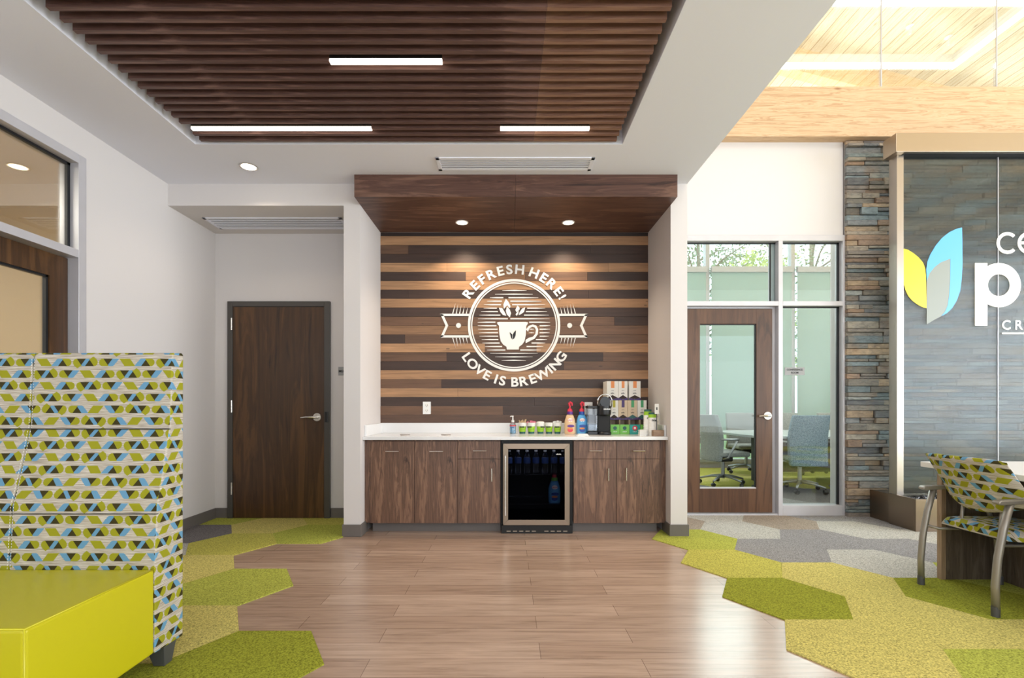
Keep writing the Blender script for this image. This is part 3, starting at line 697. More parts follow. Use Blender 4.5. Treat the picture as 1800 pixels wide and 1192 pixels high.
# ------------------------------------------------------------------ hall door
s = 174.0
d = thing('door_1', None, None, (PX(491, s), YB, 0)); d['kind'] = 'structure'
x0, x1, xi0, xi1 = PX(401.4, s), PX(581, s), PX(410.6, s), PX(571, s); zt0, zt1 = PZ(530.3, s), PZ(539.5, s)
obj('door_frame', MB().box(x0, xi0, YB-.03, YB-.001, 0, zt0).box(xi1, x1, YB-.03, YB-.001, 0, zt0).box(xi0, xi1, YB-.03, YB-.001, zt1, zt0), M['frame_dark'], d, bevel=.003)
lf = obj('door_leaf', MB().box(xi0+.003, xi1-.003, YB-.022, YB-.002, .008, zt1-.004), M['door'], d)
def lever(px, py, s, y, parent, dirn=-1, L=.145):
    x, z = PX(px, s), PZ(py, s)
    o = obj('handle', MB().lathe([(.001, 0), (.040, 0), (.043, .004), (.043, .010), (.001, .010)], (x, y-.010, z), 28, 'y').tube([(x, y, z), (x, y-.055, z), (x+dirn*.015, y-.062, z), (x+dirn*L*.6, y-.062, z+.002), (x+dirn*L, y-.05, z-.004)], [.013, .012, .012, .010, .008], 10), M['nickel'], parent, smooth='auto')
    return o
lever(558.6, 733.3, s, YB-.022, d)
obj('strike', MB().box(PX(573, s), PX(578, s), YB-.045, YB-.03, PZ(742, s), PZ(724, s)), M['blk'], d, bevel=.003)
for py in (570.5, 714.5, 858): obj('hinge', MB().lathe([(.001, -.06), (.008, -.06), (.008, .06), (.001, .06)], (PX(409.6, s), YB-.036, PZ(py, s)), 12), M['nickel'], d)
sg = thing('door_sign', 'small grey sign with black letters, half hidden behind the white pier', 'sign', (PX(604, s), YB, PZ(660, s)))
obj('plate', MB().box(PX(594.3, s), PX(622, s), YB-.004, YB-.0005, PZ(660, s), PZ(645, s)), plain('grey_sign_plate', (150, 150, 150), .4), sg, bevel=.001)
obj('lettering', add_text(MB(), 'MECH', .036, PX(603.5, s), YB-.005, PZ(652.5, s), 0, .0006, .0006), M['gasket'], sg)

# ------------------------------------------------------------------ left office door and transom (in the left wall)
d = thing('door_2', None, None, (XL, 2.86, 0)); d['kind'] = 'structure'
fx = XL+.004; FW = .062
mb = MB().box(XL-.13, fx, DY1-FW, DY1, 0, DZ).box(XL-.13, fx, DY0, DY0+FW, 0, DZ).box(XL-.13, fx, DY0+FW, DY1-FW, DZ-FW, DZ).box(XL-.13, fx, DY0+FW, DY1-FW, 2.157, 2.212)
obj('door_frame', mb, M['alum'], d, bevel=.002)
y0, y1 = DY0+FW, DY1-FW
obj('gasket', MB().box(XL-.075, XL-.055, y1-.022, y1-.001, 2.212, DZ-FW).box(XL-.075, XL-.055, y0, y1, DZ-FW-.018, DZ-FW), M['gasket'], d)
obj('pane', MB().box(XL-.068, XL-.062, y0, y1-.01, 2.212, DZ-FW-.002), M['glass'], d)
lf = obj('door_leaf', MB().box(XL-.115, XL-.07, y0+.003, y0+.14, .01, 2.15).box(XL-.115, XL-.07, y1-.137, y1-.003, .01, 2.15).box(XL-.115, XL-.07, y0+.14, y1-.137, 2.0, 2.15).box(XL-.115, XL-.07, y0+.14, y1-.137, .01, .3), M['door'], d)
obj('bead', MB().box(XL-.105, XL-.08, y1-.137-.014, y1-.137, .3, 2.0).box(XL-.105, XL-.08, y0+.14, y1-.137, 1.988, 2.0), M['gasket'], lf)
obj('pane', MB().box(XL-.096, XL-.09, y0+.14, y1-.14, .3, 2.0), M['glass'], lf)

# ------------------------------------------------------------------ conference glazing: door, sidelight, transoms
s = 169.6
fr = thing('window_6', None, None, (2.7, YG, 0)); fr['kind'] = 'structure'
A_ = M['alum']; yf, yb = YG-.03, YG+.09
xL0 = PX(1199, s)
def fb(x0, x1, y0, y1): return (x0, x1, yf, yb, y0, y1)
V1a, V1b = PX(1365.8, s), PX(1373.3, s); Rj0, Rj1 = PX(1478.3, s), PX(1489.5, s)
zT0, zT1 = PZ(425, s), 2.897; zM0, zM1 = PZ(538.5, s), PZ(530.5, s)
mb = MB().box(xL0-.06, Rj1, yf, yb, zT0, zT1).box(xL0-.06, xL0, yf, yb, 0, zT0).box(V1a, V1b, yf, yb, 0, zT0).box(Rj0, Rj1, yf, yb, 0, zT0).box(xL0, V1a, yf, yb, zM0, zM1).box(V1b, Rj0, yf, yb, zM0, zM1).box(V1b, Rj0, yf, yb, 0, PZ(888, s))
mb.box(PX(1358.5, s), V1a, YG+.03, yb, 0, zM0).box(V1a-.045, V1a, YG+.045, yb, zM1, zT0).box(xL0, PX(1358.5, s), YG+.03, yb, PZ(541.5, s), zM0)
obj('glazing_frame', mb, A_, fr, bevel=.002)
mb = MB().box(Rj0-.022, Rj0, YG+.03, YG+.045, PZ(888, s), zM0).box(Rj0-.022, Rj0, YG+.03, YG+.045, zM1, zT0).box(V1b, Rj0, YG+.03, YG+.045, zM0-.012, zM0).box(V1b, Rj0, YG+.03, YG+.045, zT0-.012, zT0).box(xL0, V1a, YG+.03, YG+.045, zT0-.012, zT0).box(V1a-.06, V1a-.045, YG+.03, YG+.045, zM1, zT0)
obj('gasket', mb, M['gasket'], fr)
for a, b, c, e in ((V1b, Rj0, PZ(888, s), zM0), (V1b, Rj0, zM1, zT0), (xL0, V1a, zM1, zT0)): obj('pane', MB().box(a, b, YG+.036, YG+.042, c, e), M['glass_g'], fr)
d = thing('door_3', None, None, (PX(1283, s), YG+.05, 0)); d['kind'] = 'structure'
x0, x1, g0, g1 = PX(1202.5, s), PX(1357.8, s), PX(1230.5, s), PX(1329.5, s); zt, gz0, gz1 = PZ(543, s), PZ(859, s), PZ(569.5, s)
ya, yb2 = YG+.0, YG+.045; zb = .03
lf = obj('door_leaf', MB().box(x0, g0, ya, yb2, zb, zt).box(g1, x1, ya, yb2, zb, zt).box(g0, g1, ya, yb2, zb, gz0).box(g0, g1, ya, yb2, gz1, zt), M['door2'], d, bevel=.002)
obj('bead', MB().box(g1-.008, g1, ya+.01, yb2-.01, gz0, gz1).box(g0, g1, ya+.01, yb2-.01, gz1-.008, gz1), M['gasket'], lf)
obj('bead', MB().box(g0, g1, ya+.004, yb2-.01, gz0, gz0+.012), A_, lf)
obj('pane', MB().box(g0, g1-.008, ya+.02, ya+.026, gz0+.012, gz1-.008), M['glass_g'], lf)
obj('threshold', MB().box(xL0, V1a, YG-.02, yb, 0.006, .022), A_, d)
lever(1349, 731, s, ya, d, -1, .11)
sg = thing('room_sign', 'small grey sign with two lines of black letters on the sidelight glass', 'sign', (PX(1400, s), YG+.03, PZ(659, s)))
obj('plate', MB().box(PX(1382.7, s), PX(1417.5, s), YG+.031, YG+.035, PZ(659, s), PZ(645.4, s)), bpy.data.materials['grey_sign_plate'], sg)
mb = MB(); add_text(mb, 'CONFERENCE', .026, PX(1400, s), YG+.030, PZ(649.6, s), 0, .0005, .0006); add_text(mb, 'ROOM', .026, PX(1400, s), YG+.030, PZ(654.8, s), 0, .0005, .0006)
obj('lettering', mb, M['gasket'], sg)

# ------------------------------------------------------------------ counter, cabinets, fridge
YK = Yof(196); YT = Yof(199); ZK = .865
ct = thing('countertop', 'white quartz counter with low backsplash across the alcove', 'countertop', ((AL+AR)/2, YT, .835))
obj('slab', MB().box(AL+.001, AR-.001, YT, YB-.001, .835, ZK), M['quartz'], ct, bevel=.003)
obj('backsplash', MB().box(AL+.001, AR-.001, YB-.035, YB-.001, ZK, .965), M['quartz'], ct, bevel=.002)
obj('side_splash', MB().box(AL+.001, AL+.02, YT+.05, YB-.035, ZK, .965), M['quartz'], ct, bevel=.002)
obj('side_splash', MB().box(AR-.02, AR-.001, YT+.05, YB-.035, ZK, .965), M['quartz'], ct, bevel=.002)
for px, w_ in ((712, 'left'), (784, 'right')):
    obj('trash_grommet', MB().lathe([(.03, 0), (.045, 0), (.045, .003), (.03, .003)], (PX(px, 188), Yof(188), ZK), 32).mat(1).lathe([(.001, .0), (.03, .0), (.03, .0015)], (PX(px, 188), Yof(188), ZK), 32), [M['steel_f'], M['gasket']], ct)
def pull(parent, px0, px1, py0, py1):
    xa, xb, za, zb = PX(px0, 196), PX(px1, 196), PZ(py0, 196), PZ(py1, 196)
    y = YK-.019
    if px1-px0 > 3: mb = MB().tube([(xa, y-.028, za), (xb, y-.028, za)], .0055).tube([(xa+.014, y-.028, za), (xa+.014, y+.002, za)], .004, 8).tube([(xb-.014, y-.028, za), (xb-.014, y+.002, za)], .004, 8)
    else: mb = MB().tube([(xa, y-.028, za), (xa, y-.028, zb)], .0055).tube([(xa, y-.028, za-.014), (xa, y+.002, za-.014)], .004, 8).tube([(xa, y-.028, zb+.014), (xa, y+.002, zb+.014)], .004, 8)
    return obj('handle', mb, M['nickel'], parent, smooth='auto')
def front(parent, name, px0, px1, z0, z1):
    return obj(name, MB().box(PX(px0, 196)+.0015, PX(px1, 196)-.0015, YK-.019, YK-.001, z0+.0015, z1-.0015), M['walnut'], parent, bevel=.001)
def cabinet(px0, px1, label, group='walnut base cabinets'):
    xa, xb = PX(px0, 196), PX(px1, 196)
    t = thing('base_cabinet', label, 'cabinet', ((xa+xb)/2, YK, 0), group)
    obj('carcass', MB().box(xa, xb, YK, YB-.03, .1, .834).box(xa, xb, YK+.07, YB-.05, 0, .1), M['walnut'], t)
    obj('toe_kick', MB().box(xa, xb, YK+.058, YK+.07, 0, .1), M['base'], t)
    return t
zt, zm, zb = .822, .663, .088
t = cabinet(652.2, 729.3, 'tall-door cabinet at the left end of the counter'); f = front(t, 'door', 652.2, 729.3, zb, zt); pull(f, 679.6, 703, 793, 793)
t = cabinet(729.3, 804.7, 'tall-door cabinet second from the left end of the counter'); f = front(t, 'door', 729.3, 804.7, zb, zt); pull(f, 756.3, 780.2, 793, 793)
t = cabinet(804.7, 879.8, 'cabinet with drawer and door directly left of the drinks fridge'); f = front(t, 'drawer', 804.7, 879.8, zm, zt); pull(f, 832, 855.5, 792, 792); f = front(t, 'door', 804.7, 879.8, zb, zm); pull(f, 864.6, 864.6, 822.5, 845)
t = cabinet(1007.7, 1157.9, 'double cabinet with two drawers and two doors right of the fridge')
f = front(t, 'drawer', 1007.7, 1082.8, zm, zt); pull(f, 1034.8, 1056.7, 792, 792); f = front(t, 'drawer', 1082.8, 1157.9, zm, zt); pull(f, 1110.5, 1131.4, 792, 792)
f = front(t, 'door', 1007.7, 1082.8, zb, zm); pull(f, 1068, 1068, 822.5, 844); f = front(t, 'door', 1082.8, 1157.9, zb, zm); pull(f, 1099, 1099, 821.5, 844)
single('filler_panel', 'narrow walnut filler strip between the cabinets and the left pier', 'panel', MB().box(AL+.001, PX(652, 196)-.001, YK, YK+.5, .09, .834), M['walnut'])
single('filler_panel', 'narrow walnut filler strip between the cabinets and the right pier', 'panel', MB().box(PX(1158, 196)+.001, AR-.001, YK, YK+.5, .09, .834), M['walnut'])
# fridge
fx0, fx1 = PX(880.8, 196), PX(1006.7, 196)
fr = thing('drinks_fridge', 'black undercounter drinks fridge with steel framed glass door', 'fridge', ((fx0+fx1)/2, YK, 0))
mb = MB().box(fx0, fx0+.03, YK, YB-.08, .02, .828).box(fx1-.03, fx1, YK, YB-.08, .02, .828).box(fx0+.03, fx1-.03, YK, YB-.08, .79, .828).box(fx0+.03, fx1-.03, YK, YB-.08, .02, .12).box(fx0+.03, fx1-.03, YB-.12, YB-.08, .12, .79)
obj('housing', mb, M['blkm'], fr)
obj('grille', MB().box(fx0+.004, fx1-.004, YK-.03, YK-.001, 0.0, .072), M['blkm'], fr, bevel=.002)
for k in range(10):
    if k in (5,): continue
    xx = fx0+.05+k*.056; obj('grille_slot', MB().box(xx, xx+.036, YK-.0325, YK-.03, .018, .024), M['steel_h'], fr)
s = 197; yd = YK-.04
dx0, dx1, dz0, dz1 = PX(884.3, s), PX(1000.9, s), PZ(922.6, s), PZ(779.7, s); ix0, ix1, iz0, iz1 = PX(893.2, s), PX(992.2, s), PZ(913.3, s), PZ(789, s)
mb = MB().prism([(dx0, dz0), (dx1, dz0), (ix1, iz0), (ix0, iz0)], yd, yd+.035).prism([(dx0, dz1), (dx1, dz1), (ix1, iz1), (ix0, iz1)], yd, yd+.035)
mb.mat(1).prism([(dx0, dz0), (dx0, dz1), (ix0, iz1), (ix0, iz0)], yd, yd+.035).prism([(dx1, dz0), (dx1, dz1), (ix1, iz1), (ix1, iz0)], yd, yd+.035)
dr = obj('door', mb, [M['steel_f'], M['steel_fv']], fr, bevel=.0012)
obj('pane', MB().box(ix0, ix1, yd+.012, yd+.018, iz0, iz1), M['glass_d'], dr)
hx = PX(888.1, s); obj('handle', MB().tube([(hx, yd-.035, PZ(904, s)), (hx, yd-.035, PZ(800, s))], .008).tube([(hx, yd-.035, PZ(897, s)), (hx, yd, PZ(897, s))], .005).tube([(hx, yd-.035, PZ(807, s)), (hx, yd, PZ(807, s))], .005), M['nickel'], dr, smooth='auto')
obj('badge', marks(MB(), PX(982, s), yd+.010, PZ(798.3, s), .045, .011, 7), M['white'], dr)
obj('shelf', MB().box(fx0+.03, fx1-.03, YK+.03, YB-.13, .513, .519), M['acryl'], fr)
obj('shelf', MB().box(fx0+.03, fx1-.03, YK+.03, YB-.13, .246, .252), M['acryl'], fr)
area('fridge_fill', ((fx0+fx1)/2, YK+.06, .785), (math.radians(25), 0, 0),   .45, .03, .28, (.85, .92, 1))  # added light so the bottles show through the dark glass
lab_blue = plain('blue_label', (70, 104, 170), .5, 0, None, 0)
def water_bottle():
    t = thing('water_bottle', 'clear water bottle with blue label on the top fridge shelf', 'bottle', (0, 0, 0), 'water bottles in the fridge')
    obj('body', MB().lathe([(.001, 0), (.029, .002), (.03, .02), (.028, .05), (.03, .10), (.03, .15), (.022, .178), (.012, .192), (.012, .2)], (0, 0, 0), 16), M['acryl'], t, smooth=True)
    obj('label', MB().lathe([(.0305, .095), (.0308, .096), (.0308, .145), (.0305, .146)], (0, 0, 0), 16), lab_blue, t, smooth=True)
    obj('cap', MB().lathe([(.001, .2), (.014, .2), (.014, .214), (.001, .214)], (0, 0, 0), 14), M['white'], t)
    return t
wb = water_bottle()
for i, nth in enumerate(['leftmost', 'second', 'third', 'fourth', 'fifth', 'sixth', 'rightmost']):
    o = wb if i == 0 else copy_tree(wb); o['label'] = nth+' clear water bottle with blue label on the top fridge shelf'; o.location = (fx0+.072+i*.082, YK+.075+.01*(i % 2), .519)

# ------------------------------------------------------------------ things on the counter
def at(px, py_bottom, z=ZK):
    s = (py_bottom-CY)/(EYE-z); return PX(px, s), Yof(s), s
lime = plain('lime_print', (150, 196, 40), .5, 0, None, 0); teal = plain('teal_print', (40, 92, 88), .5, 0, None, 0); paper = plain('white_paper', (238, 236, 230), .7, 0, None, 0)
gel = glass('blue_gel', (.55, .78, .9), .08); red = plain('red_plastic', (214, 50, 72), .35, 0, None, 0); purple = plain('purple_plastic', (92, 44, 132), .4, 0, None, 0); blue = plain('blue_plastic', (30, 74, 160), .4, 0, None, 0)
cream = plain('peach_wrap', (226, 190, 148), .4, 0, None, 0); sky = plain('light_blue_wrap', (96, 170, 222), .4, 0, None, 0)
orange = plain('orange_print', (226, 140, 76), .5, 0, None, 0); olive = plain('mustard_print', (176, 166, 40), .5, 0, None, 0); green = plain('green_print', (64, 150, 96), .5, 0, None, 0); lgreen = plain('bright_green_card', (118, 190, 82), .5, 0, None, 0); teal2 = plain('turquoise_card', (32, 160, 150), .5, 0, None, 0)
card = plain('white_card', (228, 224, 216), .55, 0, None, 0); tan = plain('kraft_card', (206, 184, 156), .6, 0, None, 0); navy = plain('deep_purple_print', (62, 40, 100), .5, 0, None, 0); brown = plain('dark_card', (50, 34, 26), .7, 0, None, 0)
stick = plain('birch_stick', (214, 182, 138), .7, 0, None, 0); pink = plain('pink_packet', (222, 120, 140), .6, 0, None, 0)
# sanitiser
x, y, s = at(901.5, 762.5)
t = thing('hand_sanitizer', 'clear pump bottle of blue gel at the left of the cups', 'bottle', (x, y, ZK))
obj('body', MB().lathe([(.001, 0), (.029, 0), (.031, .01), (.031, .085), (.024, .102), (.013, .11), (.013, .116), (.001, .116)], (x, y, ZK), 20), M['acryl'], t, smooth=True)
obj('gel', MB().lathe([(.001, .003), (.0275, .003), (.0275, .072), (.001, .072)], (x, y, ZK), 20), gel, t, smooth='auto')
mb = MB(); mb.lathe([(.0315, .074), (.0318, .075), (.0318, .082), (.0315, .083)], (x, y, ZK), 20); obj('label', mb, red, t, smooth=True)
mb = MB(); add_text(mb, 'PURELL', .013, x, y-.032, ZK+.062, 0, .0004, .0004); obj('lettering', mb, blue, t)
obj('pump', MB().lathe([(.001, .112), (.014, .112), (.014, .132), (.006, .136), (.005, .165), (.008, .166), (.008, .176), (.001, .176)], (x, y, ZK), 16).tube([(x, y, ZK+.171), (x-.02, y-.012, ZK+.171), (x-.024, y-.014, ZK+.165)], .0045, 8), M['white'], t, smooth='auto')
# paper cups
cupdesc = [(918.3, 'paper cup of wooden stir sticks, leftmost in the row of green and white cups'), (934, 'paper cup of pink sweetener packets, second in the row of cups'), (950, 'paper cup topped with a rounded white lid, third in the row of cups'), (965, 'paper cup with nothing showing above its rim, fourth in the row of cups'), (980, 'paper cup of white packets, rightmost in the row of cups')]
def cup_mesh(t, x, y, z, h=.107, r0=.028, r1=.0385, flip=False, txt=True, n=3):
    zz = lambda k: z+h*k
    rr = lambda k: r0+(r1-r0)*k
    mb = MB()
    mb.lathe([(.001, 0.002), (rr(0), 0), (rr(1), h), (rr(1)+.0015, h+.002), (rr(1)-.001, h+.002), (rr(.05)-.002, .004)], (x, y, z), 24)
    obj('wall', mb, paper, t, smooth='auto')
    obj('print_band', MB().lathe([(rr(.2)+.0003, h*.2), (rr(.2)+.0006, h*.2), (rr(.68)+.0006, h*.68), (rr(.68)+.0003, h*.68)], (x, y, z), 24), lime, t, smooth='auto')
    obj('base_band', MB().lathe([(rr(0)+.0003, h*.01), (rr(0)+.0008, h*.01), (rr(.2)+.0006, h*.2), (rr(.2)+.0003, h*.2)], (x, y, z), 24), teal, t, smooth='auto')
    if txt:
        mb = MB(); add_text(mb, 'eco', .030, x+txt, y-rr(.6)-.003, z+h*.63, 0, .001, .001)
        for k in range(5): 
            a = x-.018+.009*k; b = z+h*(.42-.05*(k % 2)); mb.box(a, a+.003, y-rr(.4)-.002, y-rr(.4)+.001, b, b+.004)
        obj('lettering', mb, M['gasket'], t)
for i, (px, lab) in enumerate(cupdesc):
    x, y, s = at(px, 762.6); y = min(y, YB-.035-.042)
    t = thing('paper_cup', lab, 'cup', (x, y, ZK), 'printed paper cups in a row'); cup_mesh(t, x, y, ZK, txt=(-.004, -.02, .02, -.008, -.006)[i])
    if i == 0:
        mb = MB()
        for k in range(11):
            a = R.uniform(-.03, .03); b = R.uniform(-.015, .015); hh = R.uniform(.118, .14)
            st = MB(); n0 = len(mb.v); mb.box(-.003, .003, -.001, .001, 0, hh); mb.transform(Matrix.Translation((x+a*.3, y+b, ZK+.006)) @ Matrix.Rotation(a*7, 4, 'Y'), n0)
        tag(obj('stir_sticks', mb, stick), 'bundle of wooden stir sticks standing in the leftmost paper cup', 'stir sticks')['kind'] = 'stuff'
    if i in (1, 4):
        mb = MB()
        for k in range(8):
            a = R.uniform(-.022, .022); n0 = len(mb.v); mb.box(-.011, .011, -.001, .001, 0, .06); mb.transform(Matrix.Translation((x+a, y+R.uniform(-.012, .012), ZK+.058+R.uniform(0, .012))) @ Matrix.Rotation(R.uniform(-.5, .5), 4, 'Y'), n0)
        tag(obj('sweetener_packets', mb, pink if i == 1 else paper), ('pink' if i == 1 else 'white')+' packets sticking out of the '+('second' if i == 1 else 'rightmost')+' paper cup', 'packets')['kind'] = 'stuff'
    if i == 2: obj('lid', MB().lathe([(.040, 0), (.041, .004), (.036, .009), (.022, .013), (.001, .015)], (x, y, ZK+.107), 24), paper, t, smooth=True)
# creamer bottles
def creamer(px, pyb, wrap, collar, lab, swirl, z=ZK, pump=True, s=None, yy=None, k=1.0, words='COFFEE', capc=None):
    if s is None: x, y, s = at(px, pyb, z)
    else: x = PX(px, s); y = Yof(s)
    if yy: y = yy
    t = thing('creamer_bottle', lab, 'bottle', (x, y, z), 'coffee creamer bottles')
    H = .19*k
    obj('body', MB().lathe([(.001, 0), (.046*k, 0), (.052*k, .008), (.0535*k, H*.45), (.050*k, H*.68), (.036*k, H*.92), (.026*k, H), (.001, H)], (x, y, z), 24, 'z', .75), wrap, t, smooth=True)
    obj('collar', MB().lathe([(.001, H), (.028*k, H), (.027*k, H+.028*k), (.001, H+.028*k)], (x, y, z), 20), collar, t, smooth='auto')
    if pump:
        obj('pump', MB().lathe([(.001, H+.027), (.026, H+.027), (.021, H+.05), (.008, H+.06), (.008, H+.085), (.001, H+.085)], (x, y, z), 18).tube([(x, y, z+H+.08), (x-.008, y, z+H+.104), (x+.004, y-.004, z+H+.115), (x+.018, y-.008, z+H+.108), (x+.02, y-.01, z+H+.082)], [.010, .012, .012, .009, .006], 10), red, t, smooth='auto')
    else: obj('cap', MB().lathe([(.001, H+.028*k), (.022*k, H+.028*k), (.018*k, H+.062*k), (.001, H+.064*k)], (x, y, z), 18), capc or red, t, smooth='auto')
    yy = y-.0415*k
    def disc(cx, cz, rx, rz, m, nm, dy=0):
        p = [(x+cx+rx*math.cos(2*PI*i/20), z+cz+rz*math.sin(2*PI*i/20)) for i in range(20)]; return obj(nm, MB().prism(p, yy-dy, yy+.012), m, t)
    disc(0, H*.72, .024*k, .018*k, paper, 'logo_patch', -.004); disc(.004, H*.42, .034*k, .013*k, swirl, 'swirl'); disc(-.002, H*.22, .026*k, .02*k, red if swirl is purple else blue, 'cup_picture', .0005); disc(-.002, H*.30, .026*k, .009*k, orange, 'foam_picture', .001)
    mb = MB(); add_text(mb, words, .011*k, x, yy+.0035, z+H*.72, .1, .0006, .0003); obj('lettering', mb, red, t)
    return t
creamer(1001.8, 763.3, cream, purple, 'peach creamer bottle with purple collar and red pump', purple, words='Coffee-mate')
creamer(1022.6, 763.3, sky, blue, 'blue creamer bottle with blue collar and red pump on the counter', blue, words='Coffee-mate')
# creamer bottle inside the fridge
creamer(974.5, 0, sky, lgreen, 'blue and green creamer bottle with red cap inside the fridge', blue, z=.252, pump=False, s=192, k=1.06, words='Coffee-mate', capc=red)
# folded napkins in front of them
mb = MB()
x, y, s = at(1024, 766.5)
for k in range(5): mb.box(x-.055+.004*k, x+.055-.003*k, y-.03, y+.03, ZK+.004*k, ZK+.0036+.004*k)
single('napkin_stack', 'low stack of white napkins in front of the blue creamer bottle', 'napkins', mb, paper, bevel=.001)
x, y, s = at(1129, 766); mb = MB()
for k in range(11): mb.box(x-.03+R.uniform(-.003, .003), x+.03+R.uniform(-.003, .003), y-.035, y+.025, ZK+.005*k, ZK+.0045+.005*k)
single('napkin_stack', 'taller stack of white napkins in front of the coffee cartons', 'napkins', mb, paper, bevel=.001)
# coffee maker
x, y, s = at(1063.5, 764.5); y += .06; s = Yof(1)/y*1.0; s = F/(y-.06)
cm_ = thing('coffee_maker', 'black pod coffee maker with chrome handle arc and clear tank', 'coffee maker', (x, y, ZK))
w2 = .062
obj('base', MB().lathe([(.001, 0), (w2-.002, 0), (w2, .006), (w2, .022), (w2-.006, .03), (.001, .03)], (x, y-.04, ZK), 28), M['blk'], cm_, smooth='auto')
obj('body', MB().box(x-w2, x+w2, y-.01, y+.15, ZK, ZK+.27), M['blkm'], cm_, bevel=.012, seg=3)
obj('brew_head', MB().lathe([(.001, .18), (.045, .178), (.060, .19), (.062, .21), (.062, .27), (.001, .27)], (x, y-.035, ZK), 28), M['blk'], cm_, smooth='auto')
obj('lid', MB().lathe([(.001, 0), (.048, .0), (.050, .02), (.048, .10), (.001, .10)], (x, y-.07, ZK+.31), 32, 'y'), M['blk'], cm_, smooth='auto')
obj('lid_block', MB().box(x-.048, x+.048, y-.055, y+.1, ZK+.262, ZK+.315), M['blk'], cm_, bevel=.008)
arc = [(x-.068+.0*i, y-.02, ZK+.26) for i in range(1)]+[(x-.066*math.cos(PI*i/16), y-.055, ZK+.315+.066*math.sin(PI*i/16)) for i in range(17)]+[(x+.068, y-.02, ZK+.26)]
obj('handle', MB().tube(arc, .006, 8), M['chrome'], cm_, smooth=True)
mb = MB(); add_text(mb, 'KEURIG', .017, x+.012, y-.0985, ZK+.241, 0, .001, .0008, 1.1); obj('lettering', mb, M['white'], cm_)
tx = x-.062-.052
obj('tank', MB().box(tx-.044, tx+.046, y-.04, y+.10, ZK+.03, ZK+.25), M['acryl'], cm_, bevel=.008)
obj('tank_water', MB().box(tx-.040, tx+.042, y-.036, y+.096, ZK+.034, ZK+.10), glass('tank_water', (.75, .8, .86), .06), cm_, bevel=.006)
obj('tank_lid', MB().box(tx-.046, tx+.048, y-.042, y+.102, ZK+.25, ZK+.272), M['blk'], cm_, bevel=.005)
obj('tank_base', MB().box(tx-.046, tx+.05, y-.042, y+.102, ZK, ZK+.03), M['blk'], cm_, bevel=.004)
# cartons
yfc = 4.70
def carton(px0, px1, py0, py1, stripe, lab, body=card, word='cafe', mt=navy, s=183):
    xa, xb, z1, z0 = PX(px0, s), PX(px1, s), PZ(py0, s), PZ(py1, s)
    t = thing('coffee_carton', lab, 'carton', ((xa+xb)/2, yfc, z0), 'stacked coffee pod cartons'); w = xb-xa; xm_ = (xa+xb)/2; h = z1-z0
    obj('box', MB().box(xa+.0008, xb-.0008, yfc, yfc+.19, z0+.0003, z1-.0003), body, t, bevel=.0015)
    obj('stripe', MB().box(xm_-w*.14, xm_+w*.16, yfc-.0012, yfc+.001, z1-h*.36, z1-.001), stripe, t)
    obj('mountain', MB().prism([(xa+.002, z0+h*.06), (xb-.002, z0+h*.06), (xb-.006, z0+h*.13), (xm_, z0+h*.27), (xa+.006, z0+h*.13)], yfc-.0012, yfc+.001), brown if stripe is not green else teal, t)
    obj('foot_band', MB().prism([(xa+.001, z0), (xb-.001, z0), (xb-.001, z0+h*.13), (xm_, z0+h*.05), (xa+.001, z0+h*.13)], yfc-.0016, yfc+.001), navy, t)
    mb = MB(); marks(mb, xm_, yfc-.0012, z0+h*.37, .034, .013, 4); marks(mb, xm_, yfc-.0012, z0+h*.51, .026, .005, 6)
    obj('lettering', mb, M['gasket'], t)
carton(1066.8, 1086.8, 670, 703.6, orange, 'white carton with orange stripe, top left, partly behind the coffee maker handle')
carton(1086.9, 1103.3, 670, 703.6, orange, 'white carton with orange stripe, top row centre, against its left neighbour')
carton(1105.6, 1126.2, 670, 703.6, orange, 'white carton with orange stripe standing apart at the top right')
yc = [(1072, 1086.8, olive, 'white carton with mustard stripe beside the coffee maker, middle row', card), (1086.8, 1103.5, navy, 'tan carton with purple stripe in the middle row', tan), (1103.6, 1120.4, green, 'tan carton with green stripe in the middle row', tan), (1120.5, 1136.8, green, 'white carton with green stripe at the right end of the middle row', card)]
for a, b, c, l, bd in yc: carton(a, b, 703.8, 738, c, l, bd)
zsup = PZ(738, 183)
for a, b, c, l in ((1073.5, 1090, lgreen, 'open green pod box beside the coffee maker'), (1090.3, 1107.3, lgreen, 'open green pod box left of the turquoise one'), (1107.6, 1126, teal2, 'open turquoise pod box with a round badge'), (1126.2, 1142.5, lgreen, 'open green pod box behind the white napkins')):
    s = 184; xa, xb = PX(a, s), PX(b, s); t = thing('pod_box', l, 'box', ((xa+xb)/2, yfc, ZK), 'open pod boxes in the bottom row')
    zf = PZ(746.5, s); y0, y1 = yfc-.01, yfc+.18; ztp = zsup
    obj('front', MB().box(xa+.001, xb-.001, y0, y0+.002, ZK, zf), c, t)
    obj('sides', MB().box(xa+.001, xa+.003, y0+.002, y1, ZK, ztp).box(xb-.003, xb-.001, y0+.002, y1, ZK, ztp).box(xa+.003, xb-.003, y1-.002, y1, ZK, ztp), tan, t)
    obj('top_panel', MB().box(xa+.001, xb-.001, y0+.03, y1, ztp-.002, ztp), brown, t)
    xm_ = (xa+xb)/2; zc = (ZK+zf)/2+.012
    if c is teal2: obj('badge', MB().ring(xm_, zc, .012, .024, y0-.001, y0+.001, 24), red, t); obj('badge_center', MB().lathe([(.001, 0), (.012, 0), (.012, .002)], (xm_, y0-.001, zc), 20, 'y'), paper, t)
    else: obj('badge', MB().lathe([(.001, 0), (.018, 0), (.018, .002)], (xm_, y0-.001, zc), 20, 'y'), teal, t)
    mb = MB(); marks(mb, xm_, y0-.001, zc-.034, .04, .008, 6); obj('lettering', mb, M['white'], t)
